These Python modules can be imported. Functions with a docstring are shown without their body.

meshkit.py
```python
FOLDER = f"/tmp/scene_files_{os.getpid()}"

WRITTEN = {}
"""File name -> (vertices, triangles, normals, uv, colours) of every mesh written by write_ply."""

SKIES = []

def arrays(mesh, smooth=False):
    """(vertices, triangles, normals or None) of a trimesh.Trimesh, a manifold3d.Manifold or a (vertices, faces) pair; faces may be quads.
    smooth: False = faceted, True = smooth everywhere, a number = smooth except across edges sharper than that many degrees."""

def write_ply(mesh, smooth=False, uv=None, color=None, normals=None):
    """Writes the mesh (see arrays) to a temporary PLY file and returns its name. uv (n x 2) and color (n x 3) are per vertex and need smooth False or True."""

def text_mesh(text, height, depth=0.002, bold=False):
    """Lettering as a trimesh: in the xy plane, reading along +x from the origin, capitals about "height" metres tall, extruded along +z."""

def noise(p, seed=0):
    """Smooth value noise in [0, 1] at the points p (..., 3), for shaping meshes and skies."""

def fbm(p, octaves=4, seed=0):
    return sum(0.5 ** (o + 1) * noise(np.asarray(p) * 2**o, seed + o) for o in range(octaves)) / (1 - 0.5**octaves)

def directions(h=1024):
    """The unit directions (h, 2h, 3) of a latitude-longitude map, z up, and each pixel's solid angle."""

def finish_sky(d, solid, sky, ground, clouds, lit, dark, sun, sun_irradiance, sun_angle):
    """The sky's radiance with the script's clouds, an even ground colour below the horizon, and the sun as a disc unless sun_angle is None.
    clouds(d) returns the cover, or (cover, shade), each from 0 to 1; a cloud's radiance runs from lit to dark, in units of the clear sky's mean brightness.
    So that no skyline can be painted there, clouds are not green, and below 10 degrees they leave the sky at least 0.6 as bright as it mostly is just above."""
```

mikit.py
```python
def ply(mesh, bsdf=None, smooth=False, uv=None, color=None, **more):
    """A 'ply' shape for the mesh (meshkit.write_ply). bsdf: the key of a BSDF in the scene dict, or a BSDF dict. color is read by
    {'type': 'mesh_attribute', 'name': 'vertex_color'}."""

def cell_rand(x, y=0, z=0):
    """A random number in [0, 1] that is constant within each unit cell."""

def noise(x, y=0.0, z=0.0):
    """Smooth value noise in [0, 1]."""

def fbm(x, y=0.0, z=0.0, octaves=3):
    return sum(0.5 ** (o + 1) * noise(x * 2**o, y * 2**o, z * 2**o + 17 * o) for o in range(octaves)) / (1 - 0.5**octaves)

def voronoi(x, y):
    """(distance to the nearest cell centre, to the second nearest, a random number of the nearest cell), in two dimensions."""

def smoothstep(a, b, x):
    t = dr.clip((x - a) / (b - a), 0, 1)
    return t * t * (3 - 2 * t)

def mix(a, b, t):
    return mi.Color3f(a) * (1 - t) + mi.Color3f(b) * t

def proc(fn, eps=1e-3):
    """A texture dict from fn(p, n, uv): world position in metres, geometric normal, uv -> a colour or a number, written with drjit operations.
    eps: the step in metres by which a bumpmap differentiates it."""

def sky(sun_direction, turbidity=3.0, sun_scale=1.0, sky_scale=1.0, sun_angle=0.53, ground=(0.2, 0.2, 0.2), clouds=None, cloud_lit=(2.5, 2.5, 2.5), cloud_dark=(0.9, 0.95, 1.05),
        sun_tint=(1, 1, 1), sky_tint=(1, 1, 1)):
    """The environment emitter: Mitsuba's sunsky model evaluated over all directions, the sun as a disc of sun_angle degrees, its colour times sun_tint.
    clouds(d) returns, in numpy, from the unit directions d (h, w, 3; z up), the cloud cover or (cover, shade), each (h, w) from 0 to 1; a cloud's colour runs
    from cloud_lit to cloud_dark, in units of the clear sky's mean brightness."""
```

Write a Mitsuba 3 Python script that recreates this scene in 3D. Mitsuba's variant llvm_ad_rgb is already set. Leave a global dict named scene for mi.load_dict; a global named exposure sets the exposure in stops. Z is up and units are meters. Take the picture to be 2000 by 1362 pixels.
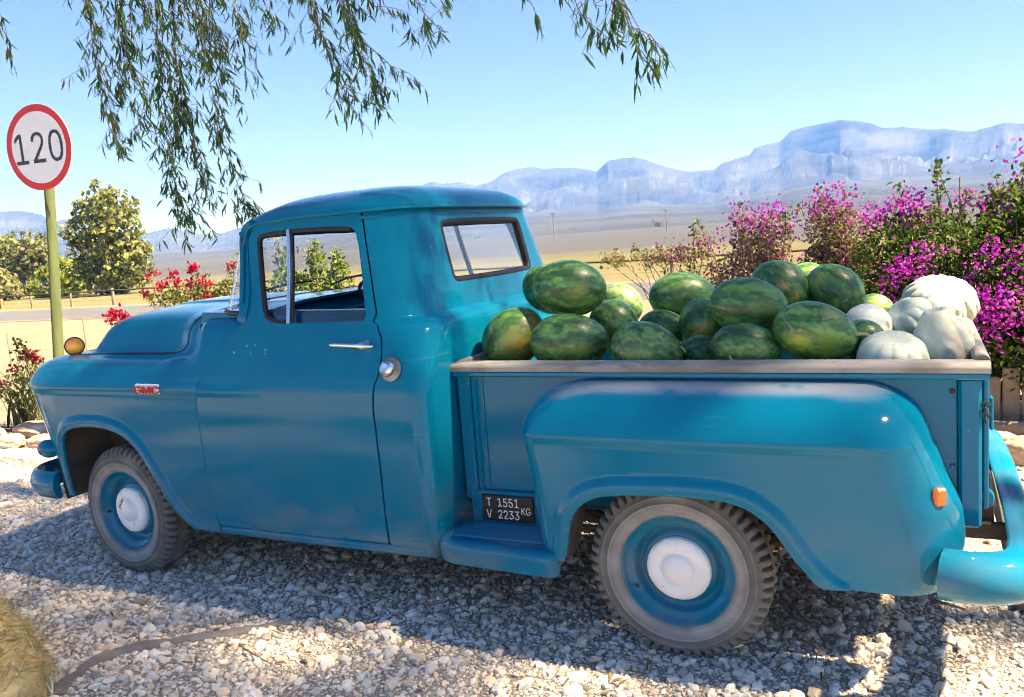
import math, random
import numpy as np, trimesh, manifold3d
import mitsuba as mi, drjit as dr
import mikit, meshkit
from mikit import proc, noise, fbm, voronoi, smoothstep, mix, cell_rand
from scipy.spatial import Delaunay, cKDTree
from scipy.interpolate import Akima1DInterpolator, PchipInterpolator, RectBivariateSpline
import shapely
from shapely.geometry import Polygon, Point, LineString

T = mi.ScalarTransform4f
scene, labels = {'type': 'scene'}, {}

# ---- camera: z up, metres; x runs towards the truck's rear, y away from the viewer, the rear axle at x = 0 ----------
CAM_AT = np.array([.81, -3.737, 1.6152])
CAM_F = np.array([-.4375, .8889, -.1349]); CAM_F /= np.linalg.norm(CAM_F)
CAM_U = np.array([.0093, .1544, .9880])
scene['camera'] = {'type': 'perspective', 'fov': 2 * math.degrees(math.atan(1000 / 1629.66)), 'fov_axis': 'x', 'near_clip': .05, 'far_clip': 60000.,
                   'to_world': T().look_at(origin=CAM_AT.tolist(), target=(CAM_AT + CAM_F).tolist(), up=CAM_U.tolist())}

# ---- light: clear daylight, the sun behind the truck's tail, high over the right of the picture ----------
SUN = np.array([.72, .10, 1.0])
scene['sky'] = mikit.sky(SUN.tolist(), turbidity=2.2, ground=(.30, .27, .22), sun_scale=1.0, sky_scale=.32, sun_angle=1.5, sun_tint=(1, .96, .88), sky_tint=(.74, .77, .97))
exposure = 4.2
HAZE = 0.7e-4
# the crown of the tall tree at the right, out of the picture, that shades the truck: x, y, z and half widths of its masses
CROWN = [(x + 3.96, y + .55, z + 5.5, rx, ry) for x, y, z, rx, ry in [(-1.2, -.9, 5.6, 1.3, 1.2), (.6, -1.2, 5.8, 1.4, 1.3), (2.2, -1.2, 5.7, 1.2, 1.2), (3.4, -.9, 5.4, .9, .9), (-2.8, -.7, 5.7, 1.2, 1.1), (0, .6, 6.2, 1.3, .9), (1.8, .5, 6.3, 1.2, .9), (3.4, .4, 6.0, .9, .8), (-1.6, -2.0, 6.0, 1.2, .7), (-.6, -3.2, 6.0, 1.4, .8), (1.6, -3.2, 6.2, 1.4, .8), (3.2, -2.6, 6.0, .9, .8), (-4.0, .1, 5.6, 1.0, .9)]]
NCROWN = 27000

# ---- helpers -------------------------------------------------------------------
def new_key(base):
    if base not in USED: USED.add(base); return base
    i = 1
    while f'{base}_{i:03d}' in USED: i += 1
    USED.add(f'{base}_{i:03d}'); return f'{base}_{i:03d}'
USED = set()

def thing(base, label=None, cat=None, group=None, kind=None):
    """The key of a top-level object; its shapes are added under it."""
    k = new_key(base); d = {}
    if label: d['label'] = label
    if cat: d['category'] = cat
    if group: d['group'] = group
    if kind: d['kind'] = kind
    if d: labels[k] = d
    return k

def part(parent, base, shape, label=None, kind=None):
    k = new_key(parent + '__' + base)
    if shape is not None: scene[k] = shape
    d = {}
    if label: d['label'] = label
    if kind: d['kind'] = kind
    if d: labels[k] = d
    return k

def raw(v, f, n, bsdf, color=None):
    path = meshkit.write_ply((v, f), False, None, color, normals=n)
    return {'type': 'ply', 'filename': path, 'face_normals': n is None, 'bsdf': {'type': 'ref', 'id': bsdf}}

def ply(m, bsdf, smooth=False, color=None):
    return mikit.ply(m, bsdf, smooth=smooth, color=color)

def mirror(m):
    if isinstance(m, tuple) and len(m) == 3:
        v, f, n = m; return v * [1, -1, 1], f[:, ::-1], n * [1, -1, 1]
    m = m.copy(); m.vertices = m.vertices * [1, -1, 1]; m.faces = m.faces[:, ::-1]; return m

def tri(v, f):
    f = np.asarray(f)
    if f.shape[1] == 4: f = np.vstack([f[:, [0, 1, 2]], f[:, [0, 2, 3]]])
    return trimesh.Trimesh(np.asarray(v, float), f, process=False)
def cat(*ms): return trimesh.util.concatenate([m for m in ms if m is not None])

def box(x0, x1, y0, y1, z0, z1, r=.004):
    """A box with chamfered edges."""
    c = np.array([(x0 + x1) / 2, (y0 + y1) / 2, (z0 + z1) / 2]); h = np.abs(np.array([x1 - x0, y1 - y0, z1 - z0])) / 2
    r = min(r, h.min() * .6)
    p = []
    for sx in (-1, 1):
        for sy in (-1, 1):
            for sz in (-1, 1):
                s = np.array([sx, sy, sz])
                for k in range(3):
                    o = np.full(3, r); o[k] = 0
                    p.append(s * (h - o))
    return trimesh.convex.convex_hull(np.array(p) + c) if False else trimesh.Trimesh(*_hull(np.array(p) + c), process=False)
def _hull(p):
    m = manifold3d.Manifold.hull_points(np.asarray(p, np.float32)).to_mesh()
    return np.array(m.vert_properties[:, :3], float), np.array(m.tri_verts, int)

def curve(pts, n=None, h=None):
    """A smooth curve through points, sampled evenly."""
    p = np.asarray(pts, float); d = np.r_[0, np.cumsum(np.linalg.norm(np.diff(p, axis=0), axis=1))]
    n = n or max(2, int(d[-1] / (h or .02)) + 1)
    if len(p) < 3: return np.array([np.interp(np.linspace(0, d[-1], n), d, p[:, i]) for i in range(p.shape[1])]).T
    return Akima1DInterpolator(d, p, method='makima')(np.linspace(0, d[-1], n))

def sweep(path, prof, up=(0, 0, 1), closed=False, caps=True, scale=None):
    """Profile points (a, b) carried along a path; a along the side vector, b along 'up'."""
    p = np.asarray(path, float); n = len(p); prof = np.asarray(prof, float); k = len(prof)
    t = (np.roll(p, -1, 0) - np.roll(p, 1, 0)) if closed else np.gradient(p, axis=0)
    t /= np.linalg.norm(t, axis=1, keepdims=True) + 1e-12
    up = np.broadcast_to(np.asarray(up, float), p.shape)
    a = np.cross(t, up); a /= np.linalg.norm(a, axis=1, keepdims=True) + 1e-12
    b = np.cross(a, t)
    sc = np.ones(n) if scale is None else np.asarray(scale, float)
    v = p[:, None] + (a[:, None] * prof[None, :, :1] + b[:, None] * prof[None, :, 1:]) * sc[:, None, None]
    i, j = np.meshgrid(np.arange(n if closed else n - 1), np.arange(k), indexing='ij')
    q = np.stack([i * k + j, i * k + (j + 1) % k, (i + 1) % n * k + (j + 1) % k, (i + 1) % n * k + j], -1).reshape(-1, 4)
    v = v.reshape(-1, 3); f = [q[:, [0, 2, 1]], q[:, [0, 3, 2]]]
    if caps and not closed:
        c0, c1 = len(v), len(v) + 1
        v = np.vstack([v, p[:1] + 0, p[-1:]]); r = np.arange(k); s = (r + 1) % k
        f += [np.stack([r, s, r * 0 + c0], 1), np.stack([s + (n - 1) * k, r + (n - 1) * k, r * 0 + c1], 1)]
        v[c0] = v[:k].mean(0); v[c1] = v[(n - 1) * k:n * k].mean(0)
    m = trimesh.Trimesh(v, np.vstack(f), process=False)
    return m
def ring(r, k=10, ry=None):
    a = np.arange(k) * 2 * np.pi / k; return np.stack([np.cos(a) * r, np.sin(a) * (ry or r)], 1)
def tube(path, r, k=8, scale=None, up=None):
    p = np.asarray(path, float); d = p[-1] - p[0]
    up = up if up is not None else ((0, 0, 1) if abs(d[2]) < .85 * np.linalg.norm(d) + 1e-9 else (1, 0, 0.01))
    return sweep(p, ring(r, k), up, scale=scale)
def lathe(prof, n=48, axis='y', at=(0, 0, 0)):
    """(radius, height) points turned round an axis."""
    prof = np.asarray(prof, float); k = len(prof); a = np.arange(n) * 2 * np.pi / n
    c, s = np.cos(a)[:, None], np.sin(a)[:, None]; r, h = prof[None, :, 0], prof[None, :, 1]
    o = {'y': (r * c, h + 0 * c, r * s), 'z': (r * c, r * s, h + 0 * c), 'x': (h + 0 * c, r * c, r * s)}[axis]
    v = np.stack(o, -1).reshape(-1, 3)
    i, j = np.meshgrid(np.arange(n), np.arange(k - 1), indexing='ij'); i2 = (i + 1) % n
    q = np.stack([i * k + j, i2 * k + j, i2 * k + j + 1, i * k + j + 1], -1).reshape(-1, 4)
    m = tri(v + np.asarray(at), q)
    return m
def outward(m, c=None):
    """Faces turned so that they look away from the mesh's middle."""
    c = m.vertices.mean(0) if c is None else np.asarray(c)
    if (np.einsum('ij,ij->i', m.face_normals, m.triangles_center - c) * m.area_faces).sum() < 0: m.faces = m.faces[:, ::-1]
    return m

def rounded(pts, r, n=5):
    """Polygon points with rounded corners; r one number or one per corner."""
    p = np.asarray(pts, float); out = []; r = np.broadcast_to(r, len(p))
    for i in range(len(p)):
        a, b, c = p[i - 1], p[i], p[(i + 1) % len(p)]
        if r[i] <= 0: out.append(b); continue
        u, w = a - b, c - b; lu, lw = np.linalg.norm(u), np.linalg.norm(w)
        d = min(r[i], lu * .48, lw * .48); p0, p1 = b + u / lu * d, b + w / lw * d
        for s in np.linspace(0, 1, n): out.append((1 - s) ** 2 * p0 + 2 * s * (1 - s) * b + s * s * p1)
    return np.array(out)

def remap(S, outer, ku, mu, kv, mv):
    """Surface and outline in new parameters that run in metres: the knots ku (kv) of u (t) lie at mu (mv)."""
    o = np.asarray(outer, float)
    return (lambda a, b: S(np.interp(a, mu, ku), np.interp(b, mv, kv))), np.c_[np.interp(o[:, 0], ku, mu), np.interp(o[:, 1], kv, mv)]

def panel(S, outer, holes=(), h=.03, thick=.014, side=1, skip=None, su=1., sv=1., bevel=.004, out=.0):
    """A sheet of metal: the part of surface S(u, t) inside an outline given in (u, t), with rolled edges and a back.
    su, sv scale u and t to metres for meshing. side: +1 or -1 turns the normal. skip(P): edge points that get no rim."""
    sc = np.array([su, sv]); pg = Polygon(np.asarray(outer) * sc, [np.asarray(o) * sc for o in holes])
    if not pg.is_valid: pg = pg.buffer(0)
    if pg.geom_type != 'Polygon': pg = max(pg.geoms, key=lambda g: g.area)
    pts = []
    for r in [pg.exterior, *pg.interiors]:
        n = max(8, int(r.length / (h * .5))); c = np.array(r.coords)[:-1]
        q = [np.array(r.interpolate(s, normalized=True).coords[0]) for s in np.arange(n) / n]
        pts += [np.array(q)]
    bd = np.vstack(pts)
    keep = np.array([len(shapely.geometry.MultiPoint(bd).geoms) > 0])
    x0, y0, x1, y1 = pg.bounds
    gx, gy = np.meshgrid(np.arange(x0 + h / 2, x1, h), np.arange(y0 + h / 2, y1, h), indexing='ij')
    g = np.stack([gx.ravel(), gy.ravel()], 1)
    g = g[shapely.contains_xy(pg, g[:, 0], g[:, 1])]
    if len(g): g = g[cKDTree(bd).query(g)[0] > .42 * h]
    al = np.vstack([bd, g]); f = Delaunay(al).simplices
    cc = al[f].mean(1); f = f[shapely.contains_xy(pg, cc[:, 0], cc[:, 1])]
    a2 = np.cross(np.c_[al[f[:, 1]] - al[f[:, 0]], np.zeros(len(f))], np.c_[al[f[:, 2]] - al[f[:, 0]], np.zeros(len(f))])[:, 2]
    f = f[np.abs(a2) > 1e-9]; a2 = a2[np.abs(a2) > 1e-9]
    f[a2 < 0] = f[a2 < 0][:, ::-1]
    uv = al / sc; P = S(uv[:, 0], uv[:, 1]); e = 1e-3
    du = S(uv[:, 0] + e / su, uv[:, 1]) - S(uv[:, 0] - e / su, uv[:, 1]); dv = S(uv[:, 0], uv[:, 1] + e / sv) - S(uv[:, 0], uv[:, 1] - e / sv)
    N = np.cross(du, dv) * side; L = np.linalg.norm(N, axis=1, keepdims=True); N = N / np.maximum(L, 1e-12)
    if side < 0: f = f[:, ::-1]
    P = P + N * out
    # rim
    E = np.vstack([f[:, [0, 1]], f[:, [1, 2]], f[:, [2, 0]]]); es = set(map(tuple, E.tolist()))
    B = np.array([q for q in E.tolist() if (q[1], q[0]) not in es])
    V, Fs, Ns = [P], [f], [N]
    back = len(P); V.append(P - N * thick); Ns.append(-N); Fs.append(f[:, ::-1] + back)
    if len(B):
        if skip is not None: B = B[~(skip(P[B[:, 0]]) & skip(P[B[:, 1]]))]
        out = np.zeros_like(P)
        d = P[B[:, 1]] - P[B[:, 0]]; o = np.cross(d, (N[B[:, 0]] + N[B[:, 1]]) / 2); o /= np.linalg.norm(o, axis=1, keepdims=True) + 1e-12
        np.add.at(out, B[:, 0], o); np.add.at(out, B[:, 1], o)
        out /= np.linalg.norm(out, axis=1, keepdims=True) + 1e-12
        ids = np.unique(B); mp = -np.ones(len(P), int); mp[ids] = np.arange(len(ids)); b0, b1 = mp[B[:, 0]], mp[B[:, 1]]; m = len(ids)
        rows = [(P[ids], N[ids]), (P[ids] - N[ids] * bevel * .35 + out[ids] * bevel * .7, N[ids] * .7 + out[ids] * .7), (P[ids] - N[ids] * bevel + out[ids] * bevel, out[ids]), (P[ids] - N[ids] * thick + out[ids] * bevel, out[ids]), (P[ids] - N[ids] * thick, -N[ids])]
        base = 2 * len(P)
        for k, (a, b) in enumerate(rows): V.append(a); Ns.append(b)
        for k in range(len(rows) - 1):
            o0, o1 = base + k * m, base + (k + 1) * m
            Fs.append(np.stack([b1 + o0, b0 + o0, b0 + o1], 1)); Fs.append(np.stack([b1 + o0, b0 + o1, b1 + o1], 1))
    return np.vstack(V), np.vstack(Fs), np.vstack(Ns)

def join(*ms):
    """(v, f, n) panels as one."""
    at, V, F, N = 0, [], [], []
    for v, f, n in ms: V.append(v); F.append(f + at); N.append(n); at += len(v)
    return np.vstack(V), np.vstack(F), np.vstack(N)

def icos(sub=2): return trimesh.creation.icosphere(subdivisions=sub)
def letters(text, height, depth, origin, right, up, bold=False):
    m = meshkit.text_mesh(text, height, depth, bold)
    r = np.asarray(right, float); r /= np.linalg.norm(r); u = np.asarray(up, float); u -= r * (u @ r); u /= np.linalg.norm(u); n = np.cross(r, u)
    m.vertices = np.asarray(origin) + m.vertices[:, :1] * r + m.vertices[:, 1:2] * u + m.vertices[:, 2:] * n
    return m

# ---- materials -------------------------------------------------------------------
def srgb(*c):
    c = np.array(c, float) / 255; return [float(x) for x in np.where(c < .04045, c / 12.92, ((c + .055) / 1.055) ** 2.4)]
def two(b): return {'type': 'twosided', 'bsdf': b}
def mat(name, base, rough=.6, spec=.4, metal=0., coat=0., bump=None, bscale=.001, **more):
    b = {'type': 'principled', 'base_color': base if isinstance(base, dict) else {'type': 'rgb', 'value': base}, 'roughness': rough, 'specular': spec, 'metallic': metal, **more}
    if coat: b['clearcoat'] = coat; b['clearcoat_gloss'] = .92
    if bump is not None: b = {'type': 'bumpmap', 'arbitrary': bump, 'scale': bscale, 'bsdf': b}
    scene[name] = two(b)

PA, PB = (.001, .135, .240), (.0015, .155, .268)
def paint_fn(p, n, uv):
    a = fbm(p.x * 2.3, p.y * 2.3, p.z * 2.3, 3)
    c = mix(PA, PB, a)
    rub = smoothstep(.63, .74, fbm(p.x * 5 + 9, p.y * 5, p.z * 16, 4)) * smoothstep(.5, .62, noise(p.x * 2.1, p.y * 2, p.z * 2.6 + 3))
    c = mix(c, (.10, .27, .36), rub * .03)
    chip = smoothstep(.90, .93, noise(p.x * 90, p.y * 90, p.z * 90)) * smoothstep(.74, .80, noise(p.x * 7, p.y * 7, p.z * 7 + 5))
    c = mix(c, (.32, .42, .45), chip * .45)
    scuff = smoothstep(.66, .74, fbm(p.x * 5, p.y * 5, p.z * 70, 3)) * smoothstep(.56, .66, fbm(p.x * 3.1 + 4, p.y * 3.1, p.z * 4.2, 3))
    c = mix(c, (.30, .42, .46), scuff * .05)
    dust = smoothstep(.70, .30, p.z) * smoothstep(.30, .75, fbm(p.x * 7, p.y * 7, p.z * 9, 4))
    return mix(c, (.23, .21, .18), dust * .30)
def wave_fn(p, n, uv):
    return noise(p.x * 4, p.y * 4, p.z * 5) * 1. + noise(p.x * 13, p.y * 13, p.z * 17) * .07
mat('paint', proc(paint_fn), rough=.07, spec=.24, coat=.0, bump=proc(wave_fn, .004), bscale=.0005)
def dusty_fn(p, n, uv):
    c = paint_fn(p, n, uv)
    d = smoothstep(.86, .99, n.z) * smoothstep(.25, .6, fbm(p.x * 9, p.y * 9, p.z * 4, 3) + .18)
    return mix(c, (.27, .29, .33), d * .85)
mat('paint_dusty', proc(dusty_fn), rough=.08, spec=.31, coat=.0, bump=proc(wave_fn, .004), bscale=.0007)
mat('paint_inner', (.006, .085, .16), rough=.45)
def worn_fn(p, n, uv):
    a = fbm(p.x * 6, p.y * 14, p.z * 14, 4)
    return mix(mix((.20, .18, .155), (.34, .32, .28), smoothstep(.3, .7, a)), (.17, .115, .08), smoothstep(.62, .75, fbm(p.x * 11 + 5, p.y * 20, p.z * 20, 3)) * .6)
mat('worn_steel', proc(worn_fn), rough=.62, spec=.4, bump=proc(lambda p, n, uv: noise(p.x * 30, p.y * 60, p.z * 60), .003), bscale=.001)
mat('rubber_black', (.012, .012, .013), rough=.5, spec=.4)
mat('chrome', (.75, .75, .74), rough=.16, metal=1., spec=.5)
mat('dark_metal', (.03, .028, .026), rough=.6)
mat('rust_dark', proc(lambda p, n, uv: mix((.035, .028, .024), (.10, .075, .055), fbm(p.x * 8, p.y * 8, p.z * 8, 3))), rough=.85)
mat('under_dust', proc(lambda p, n, uv: mix((.07, .055, .045), (.17, .14, .115), fbm(p.x * 6, p.y * 9, p.z * 9, 4))), rough=.95, spec=.2)
scene['tyre'] = two({'type': 'bumpmap', 'arbitrary': proc(lambda p, n, uv: noise(p.x * 140, p.y * 140, p.z * 140), .002), 'scale': .0008, 'bsdf': {'type': 'principled', 'base_color': {'type': 'mesh_attribute', 'name': 'vertex_color'}, 'roughness': .85, 'specular': .25}})
def cap_fn(p, n, uv):
    c = mix((.72, .72, .70), (.80, .80, .79), noise(p.x * 12, p.y * 12, p.z * 12))
    return mix(c, (.35, .33, .30), smoothstep(.72, .82, fbm(p.x * 26, p.y * 26, p.z * 26, 3)) * .5)
mat('white_paint', proc(cap_fn), rough=.35, spec=.5, coat=.4, bump=proc(lambda p, n, uv: noise(p.x * 26, p.y * 26, p.z * 26), .003), bscale=.0025)
mat('red_paint', (.45, .02, .03), rough=.4)
mat('plate_black', (.012, .012, .016), rough=.45)
mat('plate_white', (.78, .78, .76), rough=.5)
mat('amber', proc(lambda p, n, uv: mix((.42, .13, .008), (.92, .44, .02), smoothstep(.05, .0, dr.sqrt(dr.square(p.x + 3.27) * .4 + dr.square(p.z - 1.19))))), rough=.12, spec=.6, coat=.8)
mat('orange_lens', (.80, .17, .02), rough=.18, spec=.5, coat=.5)
mat('seat_vinyl', (.03, .035, .045), rough=.5)
mat('interior_dark', (.015, .017, .02), rough=.55)
scene['glass'] = {'type': 'thindielectric', 'int_ior': 1.5}
# ---- surface helpers -------------------------------------------------------------------
import math, numpy as np
from scipy.interpolate import Akima1DInterpolator, PchipInterpolator, RectBivariateSpline
def sst(a, b, x):
    t = np.clip((np.asarray(x, float) - a) / (b - a), 0, 1)
    return t * t * (3 - 2 * t)
def ip(xs, ys):
    o = np.argsort(xs); return PchipInterpolator(np.asarray(xs, float)[o], np.asarray(ys, float)[o], extrapolate=True)
class Loft:
    """A smooth surface (u, t) -> coordinates through rows of control points."""
    def __init__(self, us, rows, nu=240, nt=160):
        us, rows = np.asarray(us, float), np.asarray(rows, float)
        k = rows.shape[1]
        self.k = k
        u = np.linspace(us[0], us[-1], nu); t = np.linspace(0, k - 1, nt)
        a = Akima1DInterpolator(us, rows, method='makima')(u)
        b = Akima1DInterpolator(np.arange(k), np.swapaxes(a, 0, 1), method='makima')(t)   # (nt, nu, D)
        self.u, self.t, self.tab = u, t, np.swapaxes(b, 0, 1)
        self.s = [RectBivariateSpline(u, t, self.tab[:, :, i], kx=3, ky=3, s=0) for i in range(rows.shape[2])]
    def __call__(self, u, t):
        return np.stack([s.ev(u, t) for s in self.s], -1)

# ---- front body (left half): rocker to centre line --------------------------------------
_base = np.array([(-.905,.31),(-.925,.50),(-.937,.70),(-.945,.90),(-.948,.975),(-.957,1.012),(-.940,1.050),(-.905,1.095),(-.850,1.128),
                  (-.765,1.145),(-.715,1.185),(-.690,1.25),(-.655,1.303),(-.575,1.333),(-.40,1.350),(-.27,1.357),(-.22,1.368),(0,1.374)])
_door = np.array([(-.905,.31),(-.925,.50),(-.937,.70),(-.945,.90),(-.948,.975),(-.955,1.012),(-.945,1.05),(-.922,1.11),(-.905,1.16),
                  (-.889,1.20),(-.876,1.235),(-.858,1.272),(-.826,1.306),(-.765,1.332),(-.63,1.347),(-.4,1.365),(-.25,1.368),(0,1.37)])
_cowl = np.array([(-.905,.31),(-.925,.50),(-.937,.70),(-.945,.90),(-.948,.975),(-.957,1.012),(-.942,1.05),(-.912,1.105),(-.87,1.145),
                  (-.80,1.165),(-.765,1.20),(-.745,1.255),(-.715,1.303),(-.635,1.335),(-.45,1.349),(-.29,1.354),(-.24,1.361),(0,1.365)])
_k = ip([-2, -3.2, -3.32, -3.42, -3.49, -3.54, -3.57, -3.59], np.array([.957, .957, .948, .925, .882, .82, .74, .66]) / .957)
_m = ip([-2, -3.2, -3.36, -3.46, -3.53, -3.59], [1, 1, .97, .85, .6, .25])
_h = ip([-2, -2.75, -2.96, -3.05, -3.10, -3.14, -3.17, -3.20, -3.26, -3.59], [1, 1, .985, .91, .77, .54, .30, .12, .03, .02])
def _front_row(u):
    if u >= -2.2: r = _door.copy()
    elif u > -2.36: w = float(sst(-2.2, -2.36, u)); r = _door * (1 - w) + _cowl * w
    elif u > -2.56: w = float(sst(-2.36, -2.56, u)); r = _cowl * (1 - w) + _base * w
    else: r = _base.copy()
    x = np.full(18, u)
    k, m, h = float(_k(u)), float(_m(u)), float(_h(u))
    r[:10, 0] *= k
    r[10:, 0] *= (k + 1) / 2
    up = r[:, 1] > 1.012
    r[up & (np.arange(18) < 10), 1] = 1.012 + (r[up & (np.arange(18) < 10), 1] - 1.012) * m
    z9 = r[9, 1]
    r[10:, 1] = z9 + (r[10:, 1] - 1.145) * h if u < -2.56 else r[10:, 1]
    w = float(sst(-3.02, -3.50, u))
    low = np.arange(18) < 5
    x[low] += .27 * (1.012 - r[low, 1]) * w
    return np.column_stack([x, r])
_us = np.concatenate([np.unique(np.r_[np.linspace(-3.59, -3.0, 16), -3.16, -3.18, -3.14, -3.10]), np.linspace(-2.9, -2.6, 4), np.linspace(-2.52, -2.2, 7), [-2.1, -2.0, -1.9]])
FRONT0 = Loft(_us, [_front_row(u) for u in _us], 320, 200)
ARCH_F = np.array([(-2.33,.30),(-2.40,.345),(-2.48,.42),(-2.56,.555),(-2.65,.70),(-2.76,.785),(-2.91,.815),(-3.10,.805),(-3.19,.755),(-3.215,.66),(-3.22,.42)])
def dense(poly, n=400):
    p = np.asarray(poly, float); d = np.r_[0, np.cumsum(np.hypot(*np.diff(p, axis=0).T))]
    q = Akima1DInterpolator(d, p, method='makima')(np.linspace(0, d[-1], n)); return q
from scipy.spatial import cKDTree
_tf = cKDTree(dense(ARCH_F))
def lip(d, w=.062, h=.02):
    d = np.clip(d / w, 0, 1); return h * np.where(d < .4, .62 + .38 * np.sin(d / .4 * np.pi / 2), .5 + .5 * np.cos((d - .4) / .6 * np.pi))
def FRONT(u, t):
    p = FRONT0(u, t)
    d, _ = _tf.query(p[..., [0, 2]])
    p[..., 1] -= lip(d) * (t < 6) * sst(6, 4.5, t)
    return p
def front_uv(x, z):
    """(u, t) of the flank point with the given x and z."""
    u = x
    for _ in range(12):
        t = front_t(u, z); u = u - (float(FRONT0(u, t)[..., 0]) - x)
    return u, front_t(u, z)
def front_t(u, z):
    t = np.linspace(0, 9, 500); zz = FRONT0(np.full(500, u), t)[:, 2]
    return float(np.interp(z, zz, t))

# ---- cab wall (left half): u runs along the side (u < 0), round the rear corner and along the rear to the centre --------
_cab = np.array([(.29,.885,-1.02,.05),(.32,.897,-1.0,.05),(.36,.912,-.99,.055),(.5,.93,-.983,.06),(.7,.94,-.98,.06),(.9,.947,-.98,.065),(1.0,.947,-.98,.075),(1.06,.938,-.98,.09),
                 (1.15,.912,-.982,.13),(1.22,.892,-.986,.18),(1.265,.878,-.992,.22),(1.278,.874,-1.0,.235),(1.288,.871,-1.028,.245),(1.30,.867,-1.052,.25),(1.33,.858,-1.063,.25),
                 (1.5,.803,-1.097,.26),(1.7,.748,-1.140,.26),(1.76,.735,-1.153,.26),(1.80,.728,-1.162,.26)])
_cq = [PchipInterpolator(np.arange(len(_cab)), _cab[:, i]) for i in range(4)]
_tt = np.linspace(0, len(_cab) - 1, 2000); _zt = _cq[0](_tt)
def cab_t(z): return np.interp(z, _zt, _tt)
LC = .35   # nominal length of the corner in u
def CAB(u, t):
    u, t = np.broadcast_arrays(np.asarray(u, float), np.asarray(t, float))
    z, Y, X, r = (q(t) for q in _cq)
    a = np.clip(u / LC, 0, 1) * np.pi / 2
    xs, yr = X - r, Y - r
    x = np.where(u < 0, xs + u, np.where(u > LC, X, xs + r * np.sin(a)))
    y = np.where(u < 0, -Y, np.where(u > LC, -yr + (u - LC) * yr / .62, -(yr + r * np.cos(a))))
    # gentle bow of the sides, crease on the door's front end
    w = np.where(u < 0, 1, np.cos(a))
    y = y - w * .012 * np.exp(-((z - 1.010) / .014) ** 2) * sst(-1.75, -2.15, x)
    y = y + w * .03 * np.clip((-1.55 - x) / .6, 0, 1) ** 2 * sst(1.3, 1.5, z)
    x = x - np.where(u > LC, .015, .015 * np.sin(a)) * (y / .5) ** 2 * sst(1.25, 1.3, z)
    return np.stack([x, y, z], -1)
def cab_side_u(x, z):
    t = cab_t(z); return x - (_cq[2](t) - _cq[3](t)) if np.isscalar(x) else x - (_cq[2](t) - _cq[3](t))

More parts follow.
